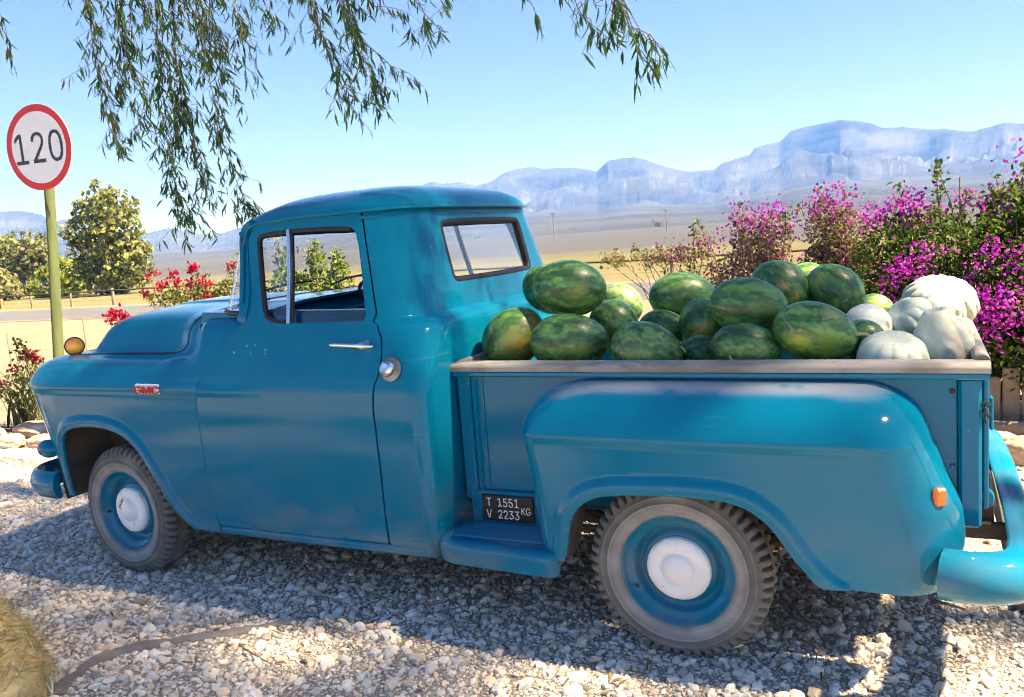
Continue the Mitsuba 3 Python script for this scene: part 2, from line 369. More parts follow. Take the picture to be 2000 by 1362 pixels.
# ---- rear fender (left) ------------------------------------------------------------------
YB = -.70
ARCH_R = np.array([(-.43,.30),(-.405,.385),(-.372,.53),(-.322,.604),(-.235,.645),(-.10,.66),(.05,.665),(.18,.662),(.267,.643),(.349,.588),(.445,.455),(.508,.383),(.56,.35)])
_tr = cKDTree(dense(ARCH_R))
# rows: z, x front, x rear, y out, front corner radius, rear corner radius
_rf = np.array([(.37,-.545,.895,.935,.085,.16),(.42,-.548,.922,.94,.088,.17),(.50,-.554,.938,.944,.09,.175),(.60,-.566,.93,.947,.095,.18),(.72,-.582,.885,.949,.10,.18),(.80,-.597,.858,.950,.10,.175),(.825,-.602,.848,.951,.10,.17),
                (.838,-.605,.843,.954,.105,.17),(.848,-.607,.840,.959,.11,.175),(.860,-.607,.836,.961,.115,.18),(.90,-.595,.822,.945,.13,.19),(.945,-.562,.797,.915,.15,.20),(.980,-.512,.755,.875,.17,.21),(1.003,-.45,.71,.83,.18,.22),(1.015,-.38,.67,.78,.18,.2),(1.018,-.31,.63,.735,.15,.18),(1.019,-.25,.57,.702,.1,.12)])
_rq = [PchipInterpolator(np.arange(len(_rf)), _rf[:, i]) for i in range(6)]
_rt = np.linspace(0, len(_rf) - 1, 2000); _rz = _rq[0](_rt)
def rf_t(z): return np.interp(z, _rz, _rt)
def RFEND(p, t):
    """p: 0..1 front corner, 1..2 straight, 2..3 rear corner."""
    p, t = np.broadcast_arrays(np.asarray(p, float), np.asarray(t, float))
    z, xf, xr, yo, rf, rr = (q(t) for q in _rq)
    d = np.maximum(yo + YB, .0005)
    af = np.clip(p, 0, 1) * np.pi / 2; ar = np.clip(p - 2, 0, 1) * np.pi / 2
    x = np.where(p < 1, xf + rf * (1 - np.sin(np.pi/2 - (np.pi/2 - af)) ) , np.where(p > 2, xr - rr * (1 - np.sin(ar)), xf + rf + (p - 1) * (xr - rr - xf - rf)))
    x = np.where(p < 1, xf + rf * (1 - np.cos(af)), x)
    y = np.where(p < 1, YB - d * np.sin(af), np.where(p > 2, YB - d * np.cos(ar), YB - d))
    xm = np.clip((x - .15) / .7, -1, 1)
    y = y + .012 * np.abs(xm) ** 2 * np.sin(np.clip(np.where(p < 1, p, np.where(p > 2, 3 - p, 1)), 0, 1) * np.pi / 2)
    dd, _ = _tr.query(np.stack([x, z], -1))
    y = y - lip(dd, .07, .02) * (z < .82)
    return np.stack([x, y, z], -1)
def rf_p(x, z):
    t = rf_t(z); xf, xr, rf, rr = (float(_rq[i](t)) for i in (1, 2, 4, 5))
    if x < xf + rf: return float(np.arccos(np.clip(1 - (x - xf) / rf, -1, 1)) / (np.pi / 2))
    if x > xr - rr: return 2 + float(np.arcsin(np.clip((x - (xr - rr)) / rr, -1, 1)) / (np.pi / 2))
    return 1 + (x - xf - rf) / (xr - rr - xf - rf)
# ---- the truck -------------------------------------------------------------------
truck = thing('pickup_truck', 'blue vintage pickup truck with round fenders parked on gravel, its bed full of melons', 'pickup truck')
mid = lambda P: np.abs(P[:, 1]) < .004
def cab_u(x, z):
    t = cab_t(z); X, r = float(_cq[2](t)), float(_cq[3](t)); d = x - (X - r)
    return d if d <= 0 else LC * math.asin(min(1, d / r)) * 2 / math.pi
def cab_poly(pts): return [(cab_u(x, z), float(cab_t(z))) for x, z in pts]
UM = LC + .62

# front fender with the cowl behind the bonnet
DOOR_FRONT = [(-2.205, .345), (-2.207, .41), (-2.218, .6), (-2.22, .79), (-2.216, .96), (-2.19, 1.045), (-2.11, 1.11), (-2.056, 1.179), (-2.047, 1.214)]
arch = dense(ARCH_F, 60)
lo = [(-2.209, .318)] + [tuple(q) for q in arch if q[1] > .318]
fen = [front_uv(x, z) for x, z in lo]
fen += [front_uv(-3.235, .43), front_uv(-3.31, .43)]
fen += [(-3.55, 2.0), (-3.583, 3.5), (-3.588, 5.0), (-3.588, 7.0), (-3.585, 9.0), (-3.33, 9.0), (-2.60, 9.0)]
hood_rear = [(-2.475, 9.0), (-2.435, 9.35), (-2.425, 10.), (-2.42, 11.), (-2.41, 11.8), (-2.385, 12.6), (-2.35, 13.3), (-2.32, 14.), (-2.30, 15.5), (-2.295, 17.)]
fen += hood_rear + [(-1.95, 17.), (-1.95, 12.2)]
fen += [front_uv(x - .004, z) for x, z in [(-1.985, 1.285), (-2.025, 1.25), (-2.047, 1.214), (-2.056, 1.179), (-2.11, 1.11), (-2.19, 1.045), (-2.216, .96), (-2.22, .79), (-2.218, .6), (-2.207, .41)]]
SV = .085
_fl = np.r_[0, np.cumsum(np.hypot(*np.diff(_base, axis=0).T))]
FS, fen_m = remap(FRONT, fen, [-4, 0], [-4, 0], np.arange(18), _fl)
F_L = panel(FS, fen_m, h=.014, side=1, skip=mid, out=.010)
ff = part(truck, 'front_fender', raw(*F_L, 'paint'))
ff2 = part(truck, 'front_fender', raw(*mirror(F_L), 'paint'))
# bonnet
G = .008
hood = [(-3.56, 9.26), (-3.3, 9.26), (-2.60, 9.26), (-2.52, 9.28), (-2.466, 9.55)] + [(u - .024, t) for u, t in hood_rear[2:]] + [(-3.56, 17.)]
HS, hood_m = remap(FRONT0, hood, [-4, 0], [-4, 0], np.arange(18), _fl)
H_L = panel(HS, hood_m, h=.022, side=1, skip=mid, bevel=.006, out=.010)
part(truck, 'hood', raw(*join(H_L, mirror(H_L)), 'paint'))
part(truck, 'hood_seam_backing', None)
# dark channel under the bonnet seam
ch = np.array([FRONT0(np.array(u), np.array(t)) for u, t in [(-3.3, 9.06), (-2.9, 9.06), (-2.55, 9.06), (-2.47, 9.2), (-2.43, 10.), (-2.427, 11.), (-2.40, 12.), (-2.36, 13.2), (-2.32, 14.)]])
ch[:, 1] -= .004; ch[:, 2] += .006
chm = tube(curve(ch, 80) - [0, -.005, .004], .0125, 7)
scene.pop(truck + '__hood_seam_backing', None); USED.discard(truck + '__hood_seam_backing')
for m in (chm, mirror(chm)): part(truck, 'hood_gutter', ply(m, 'rubber_black', 40))

# front end (seen only from further round): grille bars, headlights, bumper
gz = [box(-3.50, -3.47, -.62, .62, z, z + .05, .01) for z in (.66, .78, .90)]
gr = part(truck, 'grille', ply(cat(box(-3.46, -3.44, -.72, .72, .50, 1.04), *gz), 'paint_inner', 30))
for s in (-1, 1):
    hl = lathe([(.0, -.05), (.05, -.047), (.085, -.03), (.092, -.012), (.105, -.012), (.105, .03), (0, .03)], 32, 'x', (-3.50, s * .60, .93))
    part(truck, 'headlight', ply(outward(hl), 'chrome', 30))
bp = curve([(-3.32, -.93, .475), (-3.45, -.93, .475), (-3.58, -.86, .475), (-3.63, -.7, .475), (-3.65, -.35, .475), (-3.655, 0, .475), (-3.65, .35, .475), (-3.63, .7, .475), (-3.58, .86, .475), (-3.45, .93, .475), (-3.32, .93, .475)], 90)
bprof = [(-.002, -.075), (.022, -.062), (.038, -.03), (.042, 0), (.038, .03), (.022, .062), (-.002, .075), (-.012, .06), (-.006, 0), (-.012, -.06)]
def bumper(path, prof, right):
    m = sweep(path, np.array(prof) * [1 if right else -1, 1]); return outward(m) if False else m
fb = sweep(bp, [(-a, b) for a, b in bprof][::-1])
front_bumper = part(truck, 'front_bumper', ply(fb, 'paint', 40))
for s in (-1, 1):
    bl = icos(3); bl.vertices = bl.vertices * [.075, .045, .05] + [-3.405, s * .90, .665]
    part(truck, 'bumper_guard', ply(bl, 'paint', True))

# cab: rear quarter and back wall
dr_rear = [(x_ + .009, z_) for x_, z_ in [(-1.336, 1.766), (-1.308, 1.637), (-1.267, 1.484), (-1.222, 1.335), (-1.186, 1.233), (-1.180, 1.131), (-1.207, 1.049), (-1.221, .942), (-1.219, .83), (-1.220, .72), (-1.225, .517), (-1.232, .350)]]
win = [(UM, 1.425), (UM - .42 * .62 / .47, 1.425)]
def yu(y, z):
    t = float(cab_t(z)); yr = float(_cq[1](t) - _cq[3](t)); return LC + (y + yr) * .62 / yr
wp = rounded([(yu(-.42, 1.70), 1.70), (yu(-.43, 1.425), 1.425), (UM + .3, 1.425), (UM + .3, 1.70)], .05, 7)
wp = [q for q in wp if q[0] < UM - 1e-6]
cabp = cab_poly(dr_rear) + [(cab_u(-1.20, .305), float(cab_t(.305))), (0., float(cab_t(.302))), (LC * .5, float(cab_t(.302))), (LC, float(cab_t(.302))), (UM, float(cab_t(.302)))]
cabp += [(UM, float(cab_t(1.425)))] + [(u, float(cab_t(z))) for u, z in wp[::-1]] + [(UM, float(cab_t(1.70))), (UM, float(cab_t(1.775)))] + [(u, float(cab_t(1.775))) for u in (LC + .3, LC, LC * .5)]
C_L = panel(CAB, cabp, h=.02, sv=.08, side=1, skip=mid, out=.010)
# sill strip and the pillar between door and windscreen belong to the cab shell
sill = sweep(curve([(-2.34, -.888, .318), (-2.0, -.892, .318), (-1.6, -.895, .318), (-1.2, -.896, .318), (-1.06, -.892, .318), (-1.012, -.86, .320), (-1.0, -.80, .321)], 60), [(.012, -.018), (.02, -.008), (.02, .012), (.012, .022), (-.03, .024), (-.03, -.02)])
pil = np.array([(-1.962, -.862, 1.315), (-1.952, -.862, 1.335), (-1.946, -.845, 1.385), (-1.962, -.810, 1.47), (-1.985, -.772, 1.57), (-2.003, -.742, 1.67), (-1.995, -.730, 1.725), (-1.95, -.724, 1.757)])
pm = sweep(curve(pil, 40), [(-.014, -.022), (.008, -.022), (.014, -.012), (.014, .012), (.008, .022), (-.014, .022)], up=(1, .2, .2))
cab = part(truck, 'cab', raw(*join(C_L, mirror(C_L)), 'paint'))
for m in (sill, mirror(sill)): part(cab, 'sill', ply(m, 'paint', 40))
for m in (pm, mirror(pm)): part(cab, 'windscreen_pillar', ply(m, 'paint', 50))

# roof
def roof_outline(n=160):
    p = [(-2.185, 0, 1.742), (-2.18, -.3, 1.74), (-2.155, -.5, 1.734), (-2.10, -.64, 1.725), (-2.035, -.72, 1.72), (-1.96, -.742, 1.738), (-1.86, -.746, 1.757), (-1.63, -.748, 1.766), (-1.43, -.744, 1.768), (-1.33, -.728, 1.770),
         (-1.225, -.655, 1.773), (-1.158, -.54, 1.774), (-1.132, -.40, 1.774), (-1.125, -.2, 1.774), (-1.122, 0, 1.774)]
    return curve(p, n)
RO = roof_outline(); _rl = np.linspace(0, 1, len(RO))
def ROOF(u, t):
    o = np.stack([np.interp(u, _rl, RO[:, i]) for i in range(3)], -1); c = np.array([-1.62, 0.0])
    s = np.clip(t, 0, 1)
    rho = 1 - s
    p = np.empty(np.shape(u) + (3,)); p[..., :2] = c + (o[..., :2] - c) * rho[..., None]
    H = .126
    p[..., 2] = o[..., 2] * rho ** 2 + 1.768 * (1 - rho ** 2) + H * np.power(np.clip(1 - np.power(rho, 3.0), 0, 1), .54)
    return p
tt = np.r_[0, .004, .01, .02, .035, .055, .08, .11, .15, .2, .27, .35, .45, .56, .68, .8, .9, 1.0]
U, Tt = np.meshgrid(_rl, tt, indexing='ij'); rv = ROOF(U, Tt); nu, nt = U.shape
# lip folded in under the edge
c2 = np.array([-1.62, 0, 0]); lipv = RO + np.array([0, 0, -.012]); lip2 = RO * [1, 1, 1] + (np.array([-1.62, 0, 0]) - RO) * [.03, .03, 0] + [0, 0, -.014]
inner = ROOF(_rl, np.full(nu, .0)) * 1
grid = np.concatenate([lip2[:, None], lipv[:, None], rv], 1); k = grid.shape[1]
i, j = np.meshgrid(np.arange(nu - 1), np.arange(k - 1), indexing='ij')
q = np.stack([i * k + j, (i + 1) * k + j, (i + 1) * k + j + 1, i * k + j + 1], -1).reshape(-1, 4)
rm = tri(grid.reshape(-1, 3), q)
if rm.face_normals[np.argmax(rm.triangles_center[:, 2])][2] < 0: rm.faces = rm.faces[:, ::-1]
rfull = cat(rm, mirror(rm)); rfull.merge_vertices()
roof = part(cab, 'roof', ply(rfull, 'paint', 60))
hl = cat(rm, mirror(rm)); hl.vertices[:, 2] -= .03; hl.vertices[:, :2] = (hl.vertices[:, :2] - [-1.62, 0]) * .975 + [-1.62, 0]; hl.faces = hl.faces[:, ::-1]
part(cab, 'headliner', ply(hl, 'paint_inner', 60))
# drip rail along the door top, and the two mouldings round the back
dr_ = [(-1.952, -.868, 1.40), (-1.975, -.815, 1.52), (-1.995, -.772, 1.64), (-1.99, -.750, 1.70), (-1.965, -.747, 1.735), (-1.90, -.749, 1.753), (-1.80, -.754, 1.759), (-1.63, -.757, 1.763), (-1.43, -.752, 1.764), (-1.325, -.736, 1.765), (-1.215, -.662, 1.767), (-1.150, -.545, 1.767), (-1.124, -.40, 1.767), (-1.115, -.2, 1.767), (-1.112, 0, 1.767)]
dm = sweep(curve(dr_, 140), ring(.0095, 8, .007), up=(.1, -.3, 1))
for m in (dm, mirror(dm)): part(cab, 'drip_rail', ply(m, 'paint', 60))
md = [(-1.345, -.733, 1.738), (-1.30, -.716, 1.738), (-1.235, -.655, 1.739), (-1.172, -.55, 1.739), (-1.150, -.40, 1.739), (-1.144, -.2, 1.739), (-1.141, 0, 1.739)]
mm = sweep(curve(md, 70), ring(.008, 8, .010), up=(0, 0, 1))
for m in (mm, mirror(mm)): part(cab, 'roof_moulding', ply(m, 'paint', 60))

# doors
door = [(-1.345, 1.757), (-1.314, 1.637), (-1.273, 1.484), (-1.228, 1.335), (-1.192, 1.233), (-1.186, 1.131), (-1.213, 1.049), (-1.227, .942), (-1.225, .83), (-1.226, .72), (-1.231, .517), (-1.238, .352),
        (-1.6, .350), (-2.0, .350), (-2.195, .352), (-2.200, .41), (-2.211, .6), (-2.213, .79), (-2.209, .96), (-2.183, 1.050), (-2.104, 1.116), (-2.049, 1.182), (-2.040, 1.217), (-1.992, 1.262), (-1.932, 1.325), (-1.926, 1.401), (-1.952, 1.516), (-1.973, 1.65), (-1.972, 1.70), (-1.955, 1.731), (-1.91, 1.748), (-1.85, 1.753), (-1.632, 1.757)]
hole = [(-1.919, 1.676), (-1.910, 1.693), (-1.874, 1.704), (-1.734, 1.711), (-1.516, 1.707), (-1.385, 1.699), (-1.357, 1.682), (-1.334, 1.617), (-1.304, 1.487), (-1.274, 1.359), (-1.266, 1.315), (-1.280, 1.298), (-1.586, 1.297), (-1.745, 1.301), (-1.800, 1.315), (-1.838, 1.36), (-1.853, 1.399), (-1.881, 1.49), (-1.907, 1.606)]
DP, HP = cab_poly(door), cab_poly(hole)
D_L = panel(CAB, DP, [HP], h=.02, sv=.08, side=1, thick=.03, out=.010)
Hs = Polygon(np.array(HP) * [1, .08])
def cab_pts(uv, d): # points on the cab surface, d metres outside it
    uv = np.asarray(uv, float); e = 1e-3
    P = CAB(uv[:, 0], uv[:, 1]); N = np.cross(CAB(uv[:, 0] + e, uv[:, 1]) - CAB(uv[:, 0] - e, uv[:, 1]), CAB(uv[:, 0], uv[:, 1] + e * 9) - CAB(uv[:, 0], uv[:, 1] - e * 9))
    N /= np.linalg.norm(N, axis=1, keepdims=True); return P + N * (d + .010), N
hr = np.array(rounded(HP, 0)); hc = curve(np.vstack([np.array(HP), HP[:1]]) * [1, .08], 120)[:-1] / [1, .08]
def rubber(uv, d, prof, closed=True):
    P, N = cab_pts(uv, d); return sweep(P, prof, up=N, closed=closed)
ho = np.array([cab_poly([(-1.70, 1.299)])[0]] + [HP[i] for i in (13, 14, 15, 16, 17, 18, 0, 1, 2, 3, 4, 5)]) * [1, .08]
gk = rubber(curve(ho, 90) / [1, .08], -.004, [(-.004, -.010), (-.004, .003), (.004, .006), (.016, .003), (.018, -.012)], closed=False)
vent_x = [(-1.700, 1.304), (-1.655, 1.708)]
def vbar(d, w, a=.0, side=0):
    P, N = cab_pts(cab_poly([(x + side, z) for x, z in [(-1.684, 1.299), (-1.695, 1.40), (-1.706, 1.5), (-1.718, 1.6), (-1.732, 1.710)]]), d)
    return sweep(curve(P, 20), ring(w, 8, .009), up=N[0])
def pane(uvp, d, h=.06):
    pgn = Polygon(np.asarray(uvp) * [1, .08]); v, f, n = panel(CAB, uvp, h=h, sv=.08, side=1, thick=.002)
    m = len(v); f1 = f[(f < 0).any(1)] if False else f
    nf = len(uvp)
    P = v; N = n
    return P, f, N, d
def glass_sheet(S, uvp, d, sv=.08, h=.05):
    """One sheet of glass: the front of a panel moved d metres along its normal."""
    v, f, n = panel(S, uvp, h=h, sv=sv, side=1, thick=.001, skip=lambda P: np.ones(len(P), bool))
    k = len(v) // 2; f = f[(f < k).all(1)]
    return v[:k] + n[:k] * d, f, n[:k]
main_glass = [(-1.675, 1.292), (-1.682, 1.358), (-1.278, 1.352), (-1.262, 1.292)]
vent_glass = [(-1.919, 1.676), (-1.910, 1.693), (-1.874, 1.704), (-1.74, 1.711), (-1.736, 1.710), (-1.714, 1.56), (-1.696, 1.41), (-1.686, 1.30), (-1.745, 1.301), (-1.800, 1.315), (-1.838, 1.36), (-1.853, 1.399), (-1.881, 1.49), (-1.907, 1.606)]
mg = glass_sheet(CAB, cab_poly(main_glass), -.022); vg = glass_sheet(CAB, cab_poly(vent_glass), -.014)
tb = cab_pts(cab_poly([(-1.690, 1.358), (-1.5, 1.356), (-1.278, 1.352)]), -.022)[0]
top_bar = sweep(curve(tb, 20), ring(.004, 6, .004), up=(0, 0, 1))
# handle
def handle():
    y0 = -.905
    p = curve([(-1.425, y0 - .028, 1.212), (-1.36, y0 - .034, 1.211), (-1.29, y0 - .035, 1.208), (-1.235, y0 - .034, 1.206), (-1.205, y0 - .028, 1.204)], 30)
    sc = np.interp(np.linspace(0, 1, 30), [0, .1, .5, .66, .74, .8, 1], [.35, .62, .8, .85, 1.25, .85, .4])
    g = sweep(p, ring(.011, 10, .014), up=(0, 0, 1), scale=sc)
    e = lathe([(0, -.036), (.017, -.03), (.02, -.01), (.024, .01), (0, .012)], 20, 'y', (-1.262, y0 - .005, 1.207))
    return cat(g, outward(e))
def scuff():  # bare screw holes left where a mirror was
    ms = []
    for x, z in [(-1.985, 1.178), (-1.91, 1.207), (-1.86, 1.209), (-1.885, 1.172), (-1.80, 1.172), (-1.80, 1.187)]:
        P, N = cab_pts(cab_poly([(x, z)]), 0)
        m = icos(1); m.vertices = m.vertices * [.005, .003, .006] + P[0]; ms.append(m)
    return ms
jb = [sweep(curve(cab_pts(cab_poly([(x + o, z) for x, z in q]), -.030)[0], 60), ring(.014, 6), up=(0, -1, 0)) for q, o in ((door[:12], .006), (door[14:24], -.008))]
hd, sc_ = handle(), scuff()
for s in (1, -1):
    fl = (lambda m: m) if s == 1 else mirror
    dk = part(truck, 'door', raw(*fl(D_L), 'paint'))
    part(dk, 'handle', ply(fl(hd), 'chrome', 40))
    for m in jb: part(dk, 'jamb_seal', ply(fl(m), 'rubber_black', 50))
    part(dk, 'window_seal', ply(fl(gk), 'rubber_black', 50))
    part(dk, 'window_bar', ply(fl(vbar(.0, .010)), 'chrome', 50))
    part(dk, 'window_channel', ply(fl(vbar(-.006, .007, side=.018)), 'rubber_black', 50))
    part(dk, 'window_glass', raw(*fl(mg), 'glass'), 'pane rolled almost all the way down')
    part(dk, 'vent_glass', raw(*fl(vg), 'glass'))
    part(dk, 'glass_edge', ply(fl(top_bar), 'chrome', 50))
    for m in sc_: part(dk, 'screw_hole', ply(fl(m), 'worn_steel', True))

# rear window
ro = np.array(rounded([(yu(-.42, 1.70), 1.70), (yu(-.43, 1.425), 1.425), (2 * UM - yu(-.43, 1.425), 1.425), (2 * UM - yu(-.42, 1.70), 1.70)], .05, 9))
def REAR(u, t):
    u = np.asarray(u, float); lft = np.where(u > UM, 2 * UM - u, u); p = CAB(lft, t); p[..., 1] = np.where(u > UM, -p[..., 1], p[..., 1]); return p
rc = curve(np.vstack([ro, ro[:1]]), 160)[:-1]; rP = REAR(rc[:, 0], cab_t(rc[:, 1]))
seal = sweep(rP, [(-.022, -.004), (-.020, .006), (-.008, .014), (.006, .010), (.012, -.006), (.010, -.018), (-.012, -.018)], up=(1, 0, .2), closed=True)
rw = part(cab, 'rear_window', ply(seal, 'rubber_black', 50))
rg = trimesh.creation.triangulate_polygon(Polygon(rc), engine='earcut'); gv = np.asarray(rg[0]); gp = REAR(gv[:, 0], cab_t(gv[:, 1])) - [.008, 0, 0]
part(rw, 'pane', ply(tri(gp, rg[1]), 'glass', True))

# windscreen
ys = np.sin(np.linspace(-1, 1, 90) * np.pi / 2)
def ws(y): # base and top curves
    a = np.abs(y)
    b = np.stack([-1.972 - .375 * np.power(np.clip(1 - a ** 3.2, 0, 1), .62), y * .850, 1.352 + .015 * (1 - a ** 2)], -1)
    t = np.stack([-2.015 - .150 * np.power(np.clip(1 - a ** 3.0, 0, 1), .62), y * .735, 1.712 + .028 * (1 - a ** 2)], -1)
    return b, t
b, t = ws(ys); K = 10
wg = np.stack([b * (1 - s) + t * s for s in np.linspace(0, 1, K)], 1)
i, j = np.meshgrid(np.arange(89), np.arange(K - 1), indexing='ij')
wm = tri(wg.reshape(-1, 3), np.stack([i * K + j, (i + 1) * K + j, (i + 1) * K + j + 1, i * K + j + 1], -1).reshape(-1, 4))
loop = np.vstack([b, wg[-1, 1:-1], t[::-1], wg[0, 1:-1][::-1]])
wsl = sweep(curve(np.vstack([loop, loop[:1]]), 300)[:-1], ring(.012, 8), up=(.3, .05, 1), closed=True)
wk = part(cab, 'windscreen', ply(wsl, 'rubber_black', 60))
part(wk, 'pane', ply(wm, 'glass', True))
for y0 in (-.35, .30):
    w = tube(curve([(-2.345, y0, 1.40), (-2.33, y0 + .16, 1.43), (-2.30, y0 + .42, 1.44)], 20), .006, 6)
    part(cab, 'wiper', ply(w, 'rubber_black', 40))

# inside the cab
dash = sweep(np.array([(0, -.80, 0), (0, -.4, 0), (0, 0, 0), (0, .4, 0), (0, .80, 0)]), [(a, b_) for a, b_ in [(-2.27, 1.36), (-2.12, 1.353), (-2.0, 1.335), (-1.95, 1.30), (-1.945, 1.255), (-1.97, 1.225), (-1.99, 1.15), (-2.0, 1.02), (-2.1, .95), (-2.27, 1.0)]], up=(0, 0, 1))
if dash.vertices[:, 0].mean() > 0: dash.vertices[:, 0] *= -1; dash.faces = dash.faces[:, ::-1]
part(cab, 'dashboard', ply(outward(dash), 'paint', 40))
sw_c, sw_n = np.array([-1.83, .17, 1.29]), np.array([.62, 0, .78]); e1 = np.array([0, 1., 0]); e2 = np.cross(sw_n, e1)
ang = np.linspace(0, 2 * np.pi, 49)[:-1]
rim = sweep(sw_c + .205 * (np.cos(ang)[:, None] * e1 + np.sin(ang)[:, None] * e2), ring(.011, 8), up=sw_n, closed=True)
st = part(cab, 'steering_wheel', ply(rim, 'rubber_black', 60))
sp = [tube(np.array([sw_c - sw_n * .03, sw_c + .2 * (math.cos(a) * e1 + math.sin(a) * e2)]), .008, 6) for a in (-.5, math.pi + .5, math.pi / 2)]
hb = icos(2); hb.vertices = hb.vertices * .035 + sw_c - sw_n * .03
part(st, 'spokes', ply(cat(*sp, hb), 'dark_metal', 40))
part(st, 'column', ply(tube(np.array([sw_c - sw_n * .04, sw_c - sw_n * .55]), .022, 10), 'dark_metal', 40))
seat = cat(box(-1.75, -1.22, -.72, .72, .70, .90, .05), box(-1.30, -1.14, -.72, .72, .86, 1.24, .05))
part(cab, 'seat', ply(seat, 'seat_vinyl', 30))
part(cab, 'floor', ply(cat(box(-2.25, -1.05, -.80, .80, .43, .47), box(-2.32, -2.28, -.78, .78, .43, 1.30)), 'interior_dark'))

# fuel cap
P, N = cab_pts(cab_poly([(-1.122, 1.105)]), 0); P, N = P[0], N[0]
fl_ = outward(lathe([(0, .0), (.034, .002), (.046, .001), (.050, -.004)][::-1], 32, 'y')); cp = outward(lathe([(0, -.055), (.018, -.056), (.027, -.050), (.033, -.042), (.034, -.030), (.026, -.026), (.022, -.02), (.022, .0)], 32, 'y'))
def orient(m, P, N):
    y = -N; z = np.array([0, 0, 1.]) - y * y[2]; z /= np.linalg.norm(z); x = np.cross(y, z); m = m.copy(); m.vertices = P + m.vertices @ np.stack([x, y, z]); return m
fl_.vertices[:, 1] -= .004
fc = part(truck, 'fuel_cap', ply(orient(cp, P, N), 'chrome', 35))
part(fc, 'flange', ply(orient(fl_, P, N), 'worn_steel', 35))

# emblem on the fender
ez = 1.022; eb = FRONT0(np.array([-2.60, -2.40]), np.array([5.25, 5.25])); r_ = eb[1] - eb[0]
em = letters('GMC', .036, .010, eb[0] + [.012, -.017, -.026], r_, (0, 0, 1), False); em.vertices[:, 0] = eb[0][0] + .010 + (em.vertices[:, 0] - em.vertices[:, 0].min()) * 1.45
emb = part(ff, 'emblem', ply(cat(box(eb[0][0] + .002, eb[0][0] + .165, eb[0][1] - .011, eb[0][1] + .01, ez - .031, ez + .018, .004)), 'plate_white', 20), 'white badge with red letters')
em.vertices[:, 1] = em.vertices[:, 1]
part(emb, 'lettering', ply(em, 'red_paint')) if emb.count('__') < 2 else scene.update({new_key(ff + '__lettering'): ply(em, 'red_paint')})

# lamps on the fender tops
for s in (-1, 1):
    LS = .80; c = np.array([-3.305, s * .735, 1.198]); ax = np.array([.86, -.5, 0.]) if s < 0 else np.array([.86, .5, 0.]); ax /= np.linalg.norm(ax)
    ss_ = np.array([-ax[1], ax[0], 0])
    def lm(prof):
        m = outward(lathe(np.array(prof) * LS, 32, 'x')); m.vertices = c + m.vertices[:, :1] * ax + m.vertices[:, 1:2] * ss_ + m.vertices[:, 2:] * [0, 0, 1]; return m
    lp = part(truck, 'turn_lamp', ply(lm([(0, -.04), (.035, -.038), (.055, -.02), (.062, .005), (.064, .018), (.058, .020), (0, .016)]), 'dark_metal', 40))
    part(lp, 'lens', ply(lm([(.057, .015), (.055, .024), (.042, .032), (.022, .037), (0, .038)]), 'amber', 60))
    part(lp, 'stem', ply(outward(lathe([(0, -.085), (.035, -.083), (.038, -.076), (.014, -.072), (.013, -.055), (0, -.05)], 20, 'z', c)), 'dark_metal', 40))

# cargo bed
bed = part(truck, 'cargo_bed', None)
X0, X1, ZT, ZF = -.955, 1.015, 1.045, .60
for s in (1, -1):
    fl = (lambda m: m) if s == 1 else mirror
    ms = [box(X0 + .02, X1 - .09, YB + .012, YB + .022, .50, ZT, .003), box(X0 - .002, X0 + .058, YB - .006, YB + .030, .50, ZT, .008), box(X0 + .060, X0 + .085, YB + .003, YB + .026, .50, ZT, .006), box(X0 + .105, X0 + .118, YB + .007, YB + .03, .50, ZT, .005),
          box(X1 - .088, X1 - .02, YB - .010, YB + .035, .535, ZT - .002, .010), box(X1 - .016, X1 + .001, YB + .008, YB + .045, .60, ZT - .001, .004), box(X0 + .02, X1 - .09, YB + .005, YB + .028, .492, .502, .003)]
    side = part(truck, 'bed_side', ply(fl(cat(*ms)), 'paint', 30))
    part(side, 'flare_board', ply(fl(sweep(np.array([(X0 - .005, YB - .002, ZT), (0, YB - .002, ZT), (X1 + .002, YB - .002, ZT)]), [(-.005, -.006), (.018, -.006), (.022, -.001), (.022, .012), (.018, .016), (-.02, .016), (-.02, .004)])), 'paint', 30))
    rl = sweep(np.array([(-1.015, YB, 1.082), (-.6, YB, 1.083), (0, YB, 1.082), (.6, YB, 1.083), (X1 + .004, YB, 1.082)]), [(-.07, -.012), (-.07, .006), (-.055, .013), (.012, .010), (.026, .003), (.030, -.006), (.026, -.021), (.0, -.021)])
    part(side, 'top_rail', ply(fl(rl), 'worn_steel', 40))
    for x, z in ((X1 - .105, .995), (X1 - .105, .74), (X1 - .105, .62)):
        part(side, 'bolt', ply(fl(outward(lathe([(0, -.008), (.007, -.007), (.010, 0), (0, .002)], 12, 'y', (x, YB + .012, z)))), 'rust_dark' if z > .9 else 'paint', 30))
fp = cat(box(-.962, -.948, -.64, .64, .50, 1.06, .004)); part(truck, 'bed_front_panel', ply(fp, 'paint', 30))
part(truck, 'bed_front_rail', ply(sweep(np.array([(-.985, -.66, 1.083), (-.985, 0, 1.083), (-.985, .66, 1.083)]), [(-.028, -.018), (-.028, .008), (-.02, .013), (.03, .013), (.034, .004), (.034, -.018)]), 'worn_steel', 40))
for k in range(8):
    y0 = -.63 + k * .158
    part(bed, 'floor_plank', ply(box(-.94, .985, y0, y0 + .15, ZF - .02, ZF, .003), 'rust_dark'))
part(bed, 'cross_sill', ply(cat(*[box(x, x + .06, -.64, .64, ZF - .09, ZF - .023) for x in (-.9, -.35, .35, .9)]), 'dark_metal'))
tg = part(truck, 'tailgate', ply(cat(box(.985, 1.012, -.632, .632, .62, 1.075, .008), box(1.006, 1.022, -.5, .5, .68, .98, .01)), 'paint', 30))
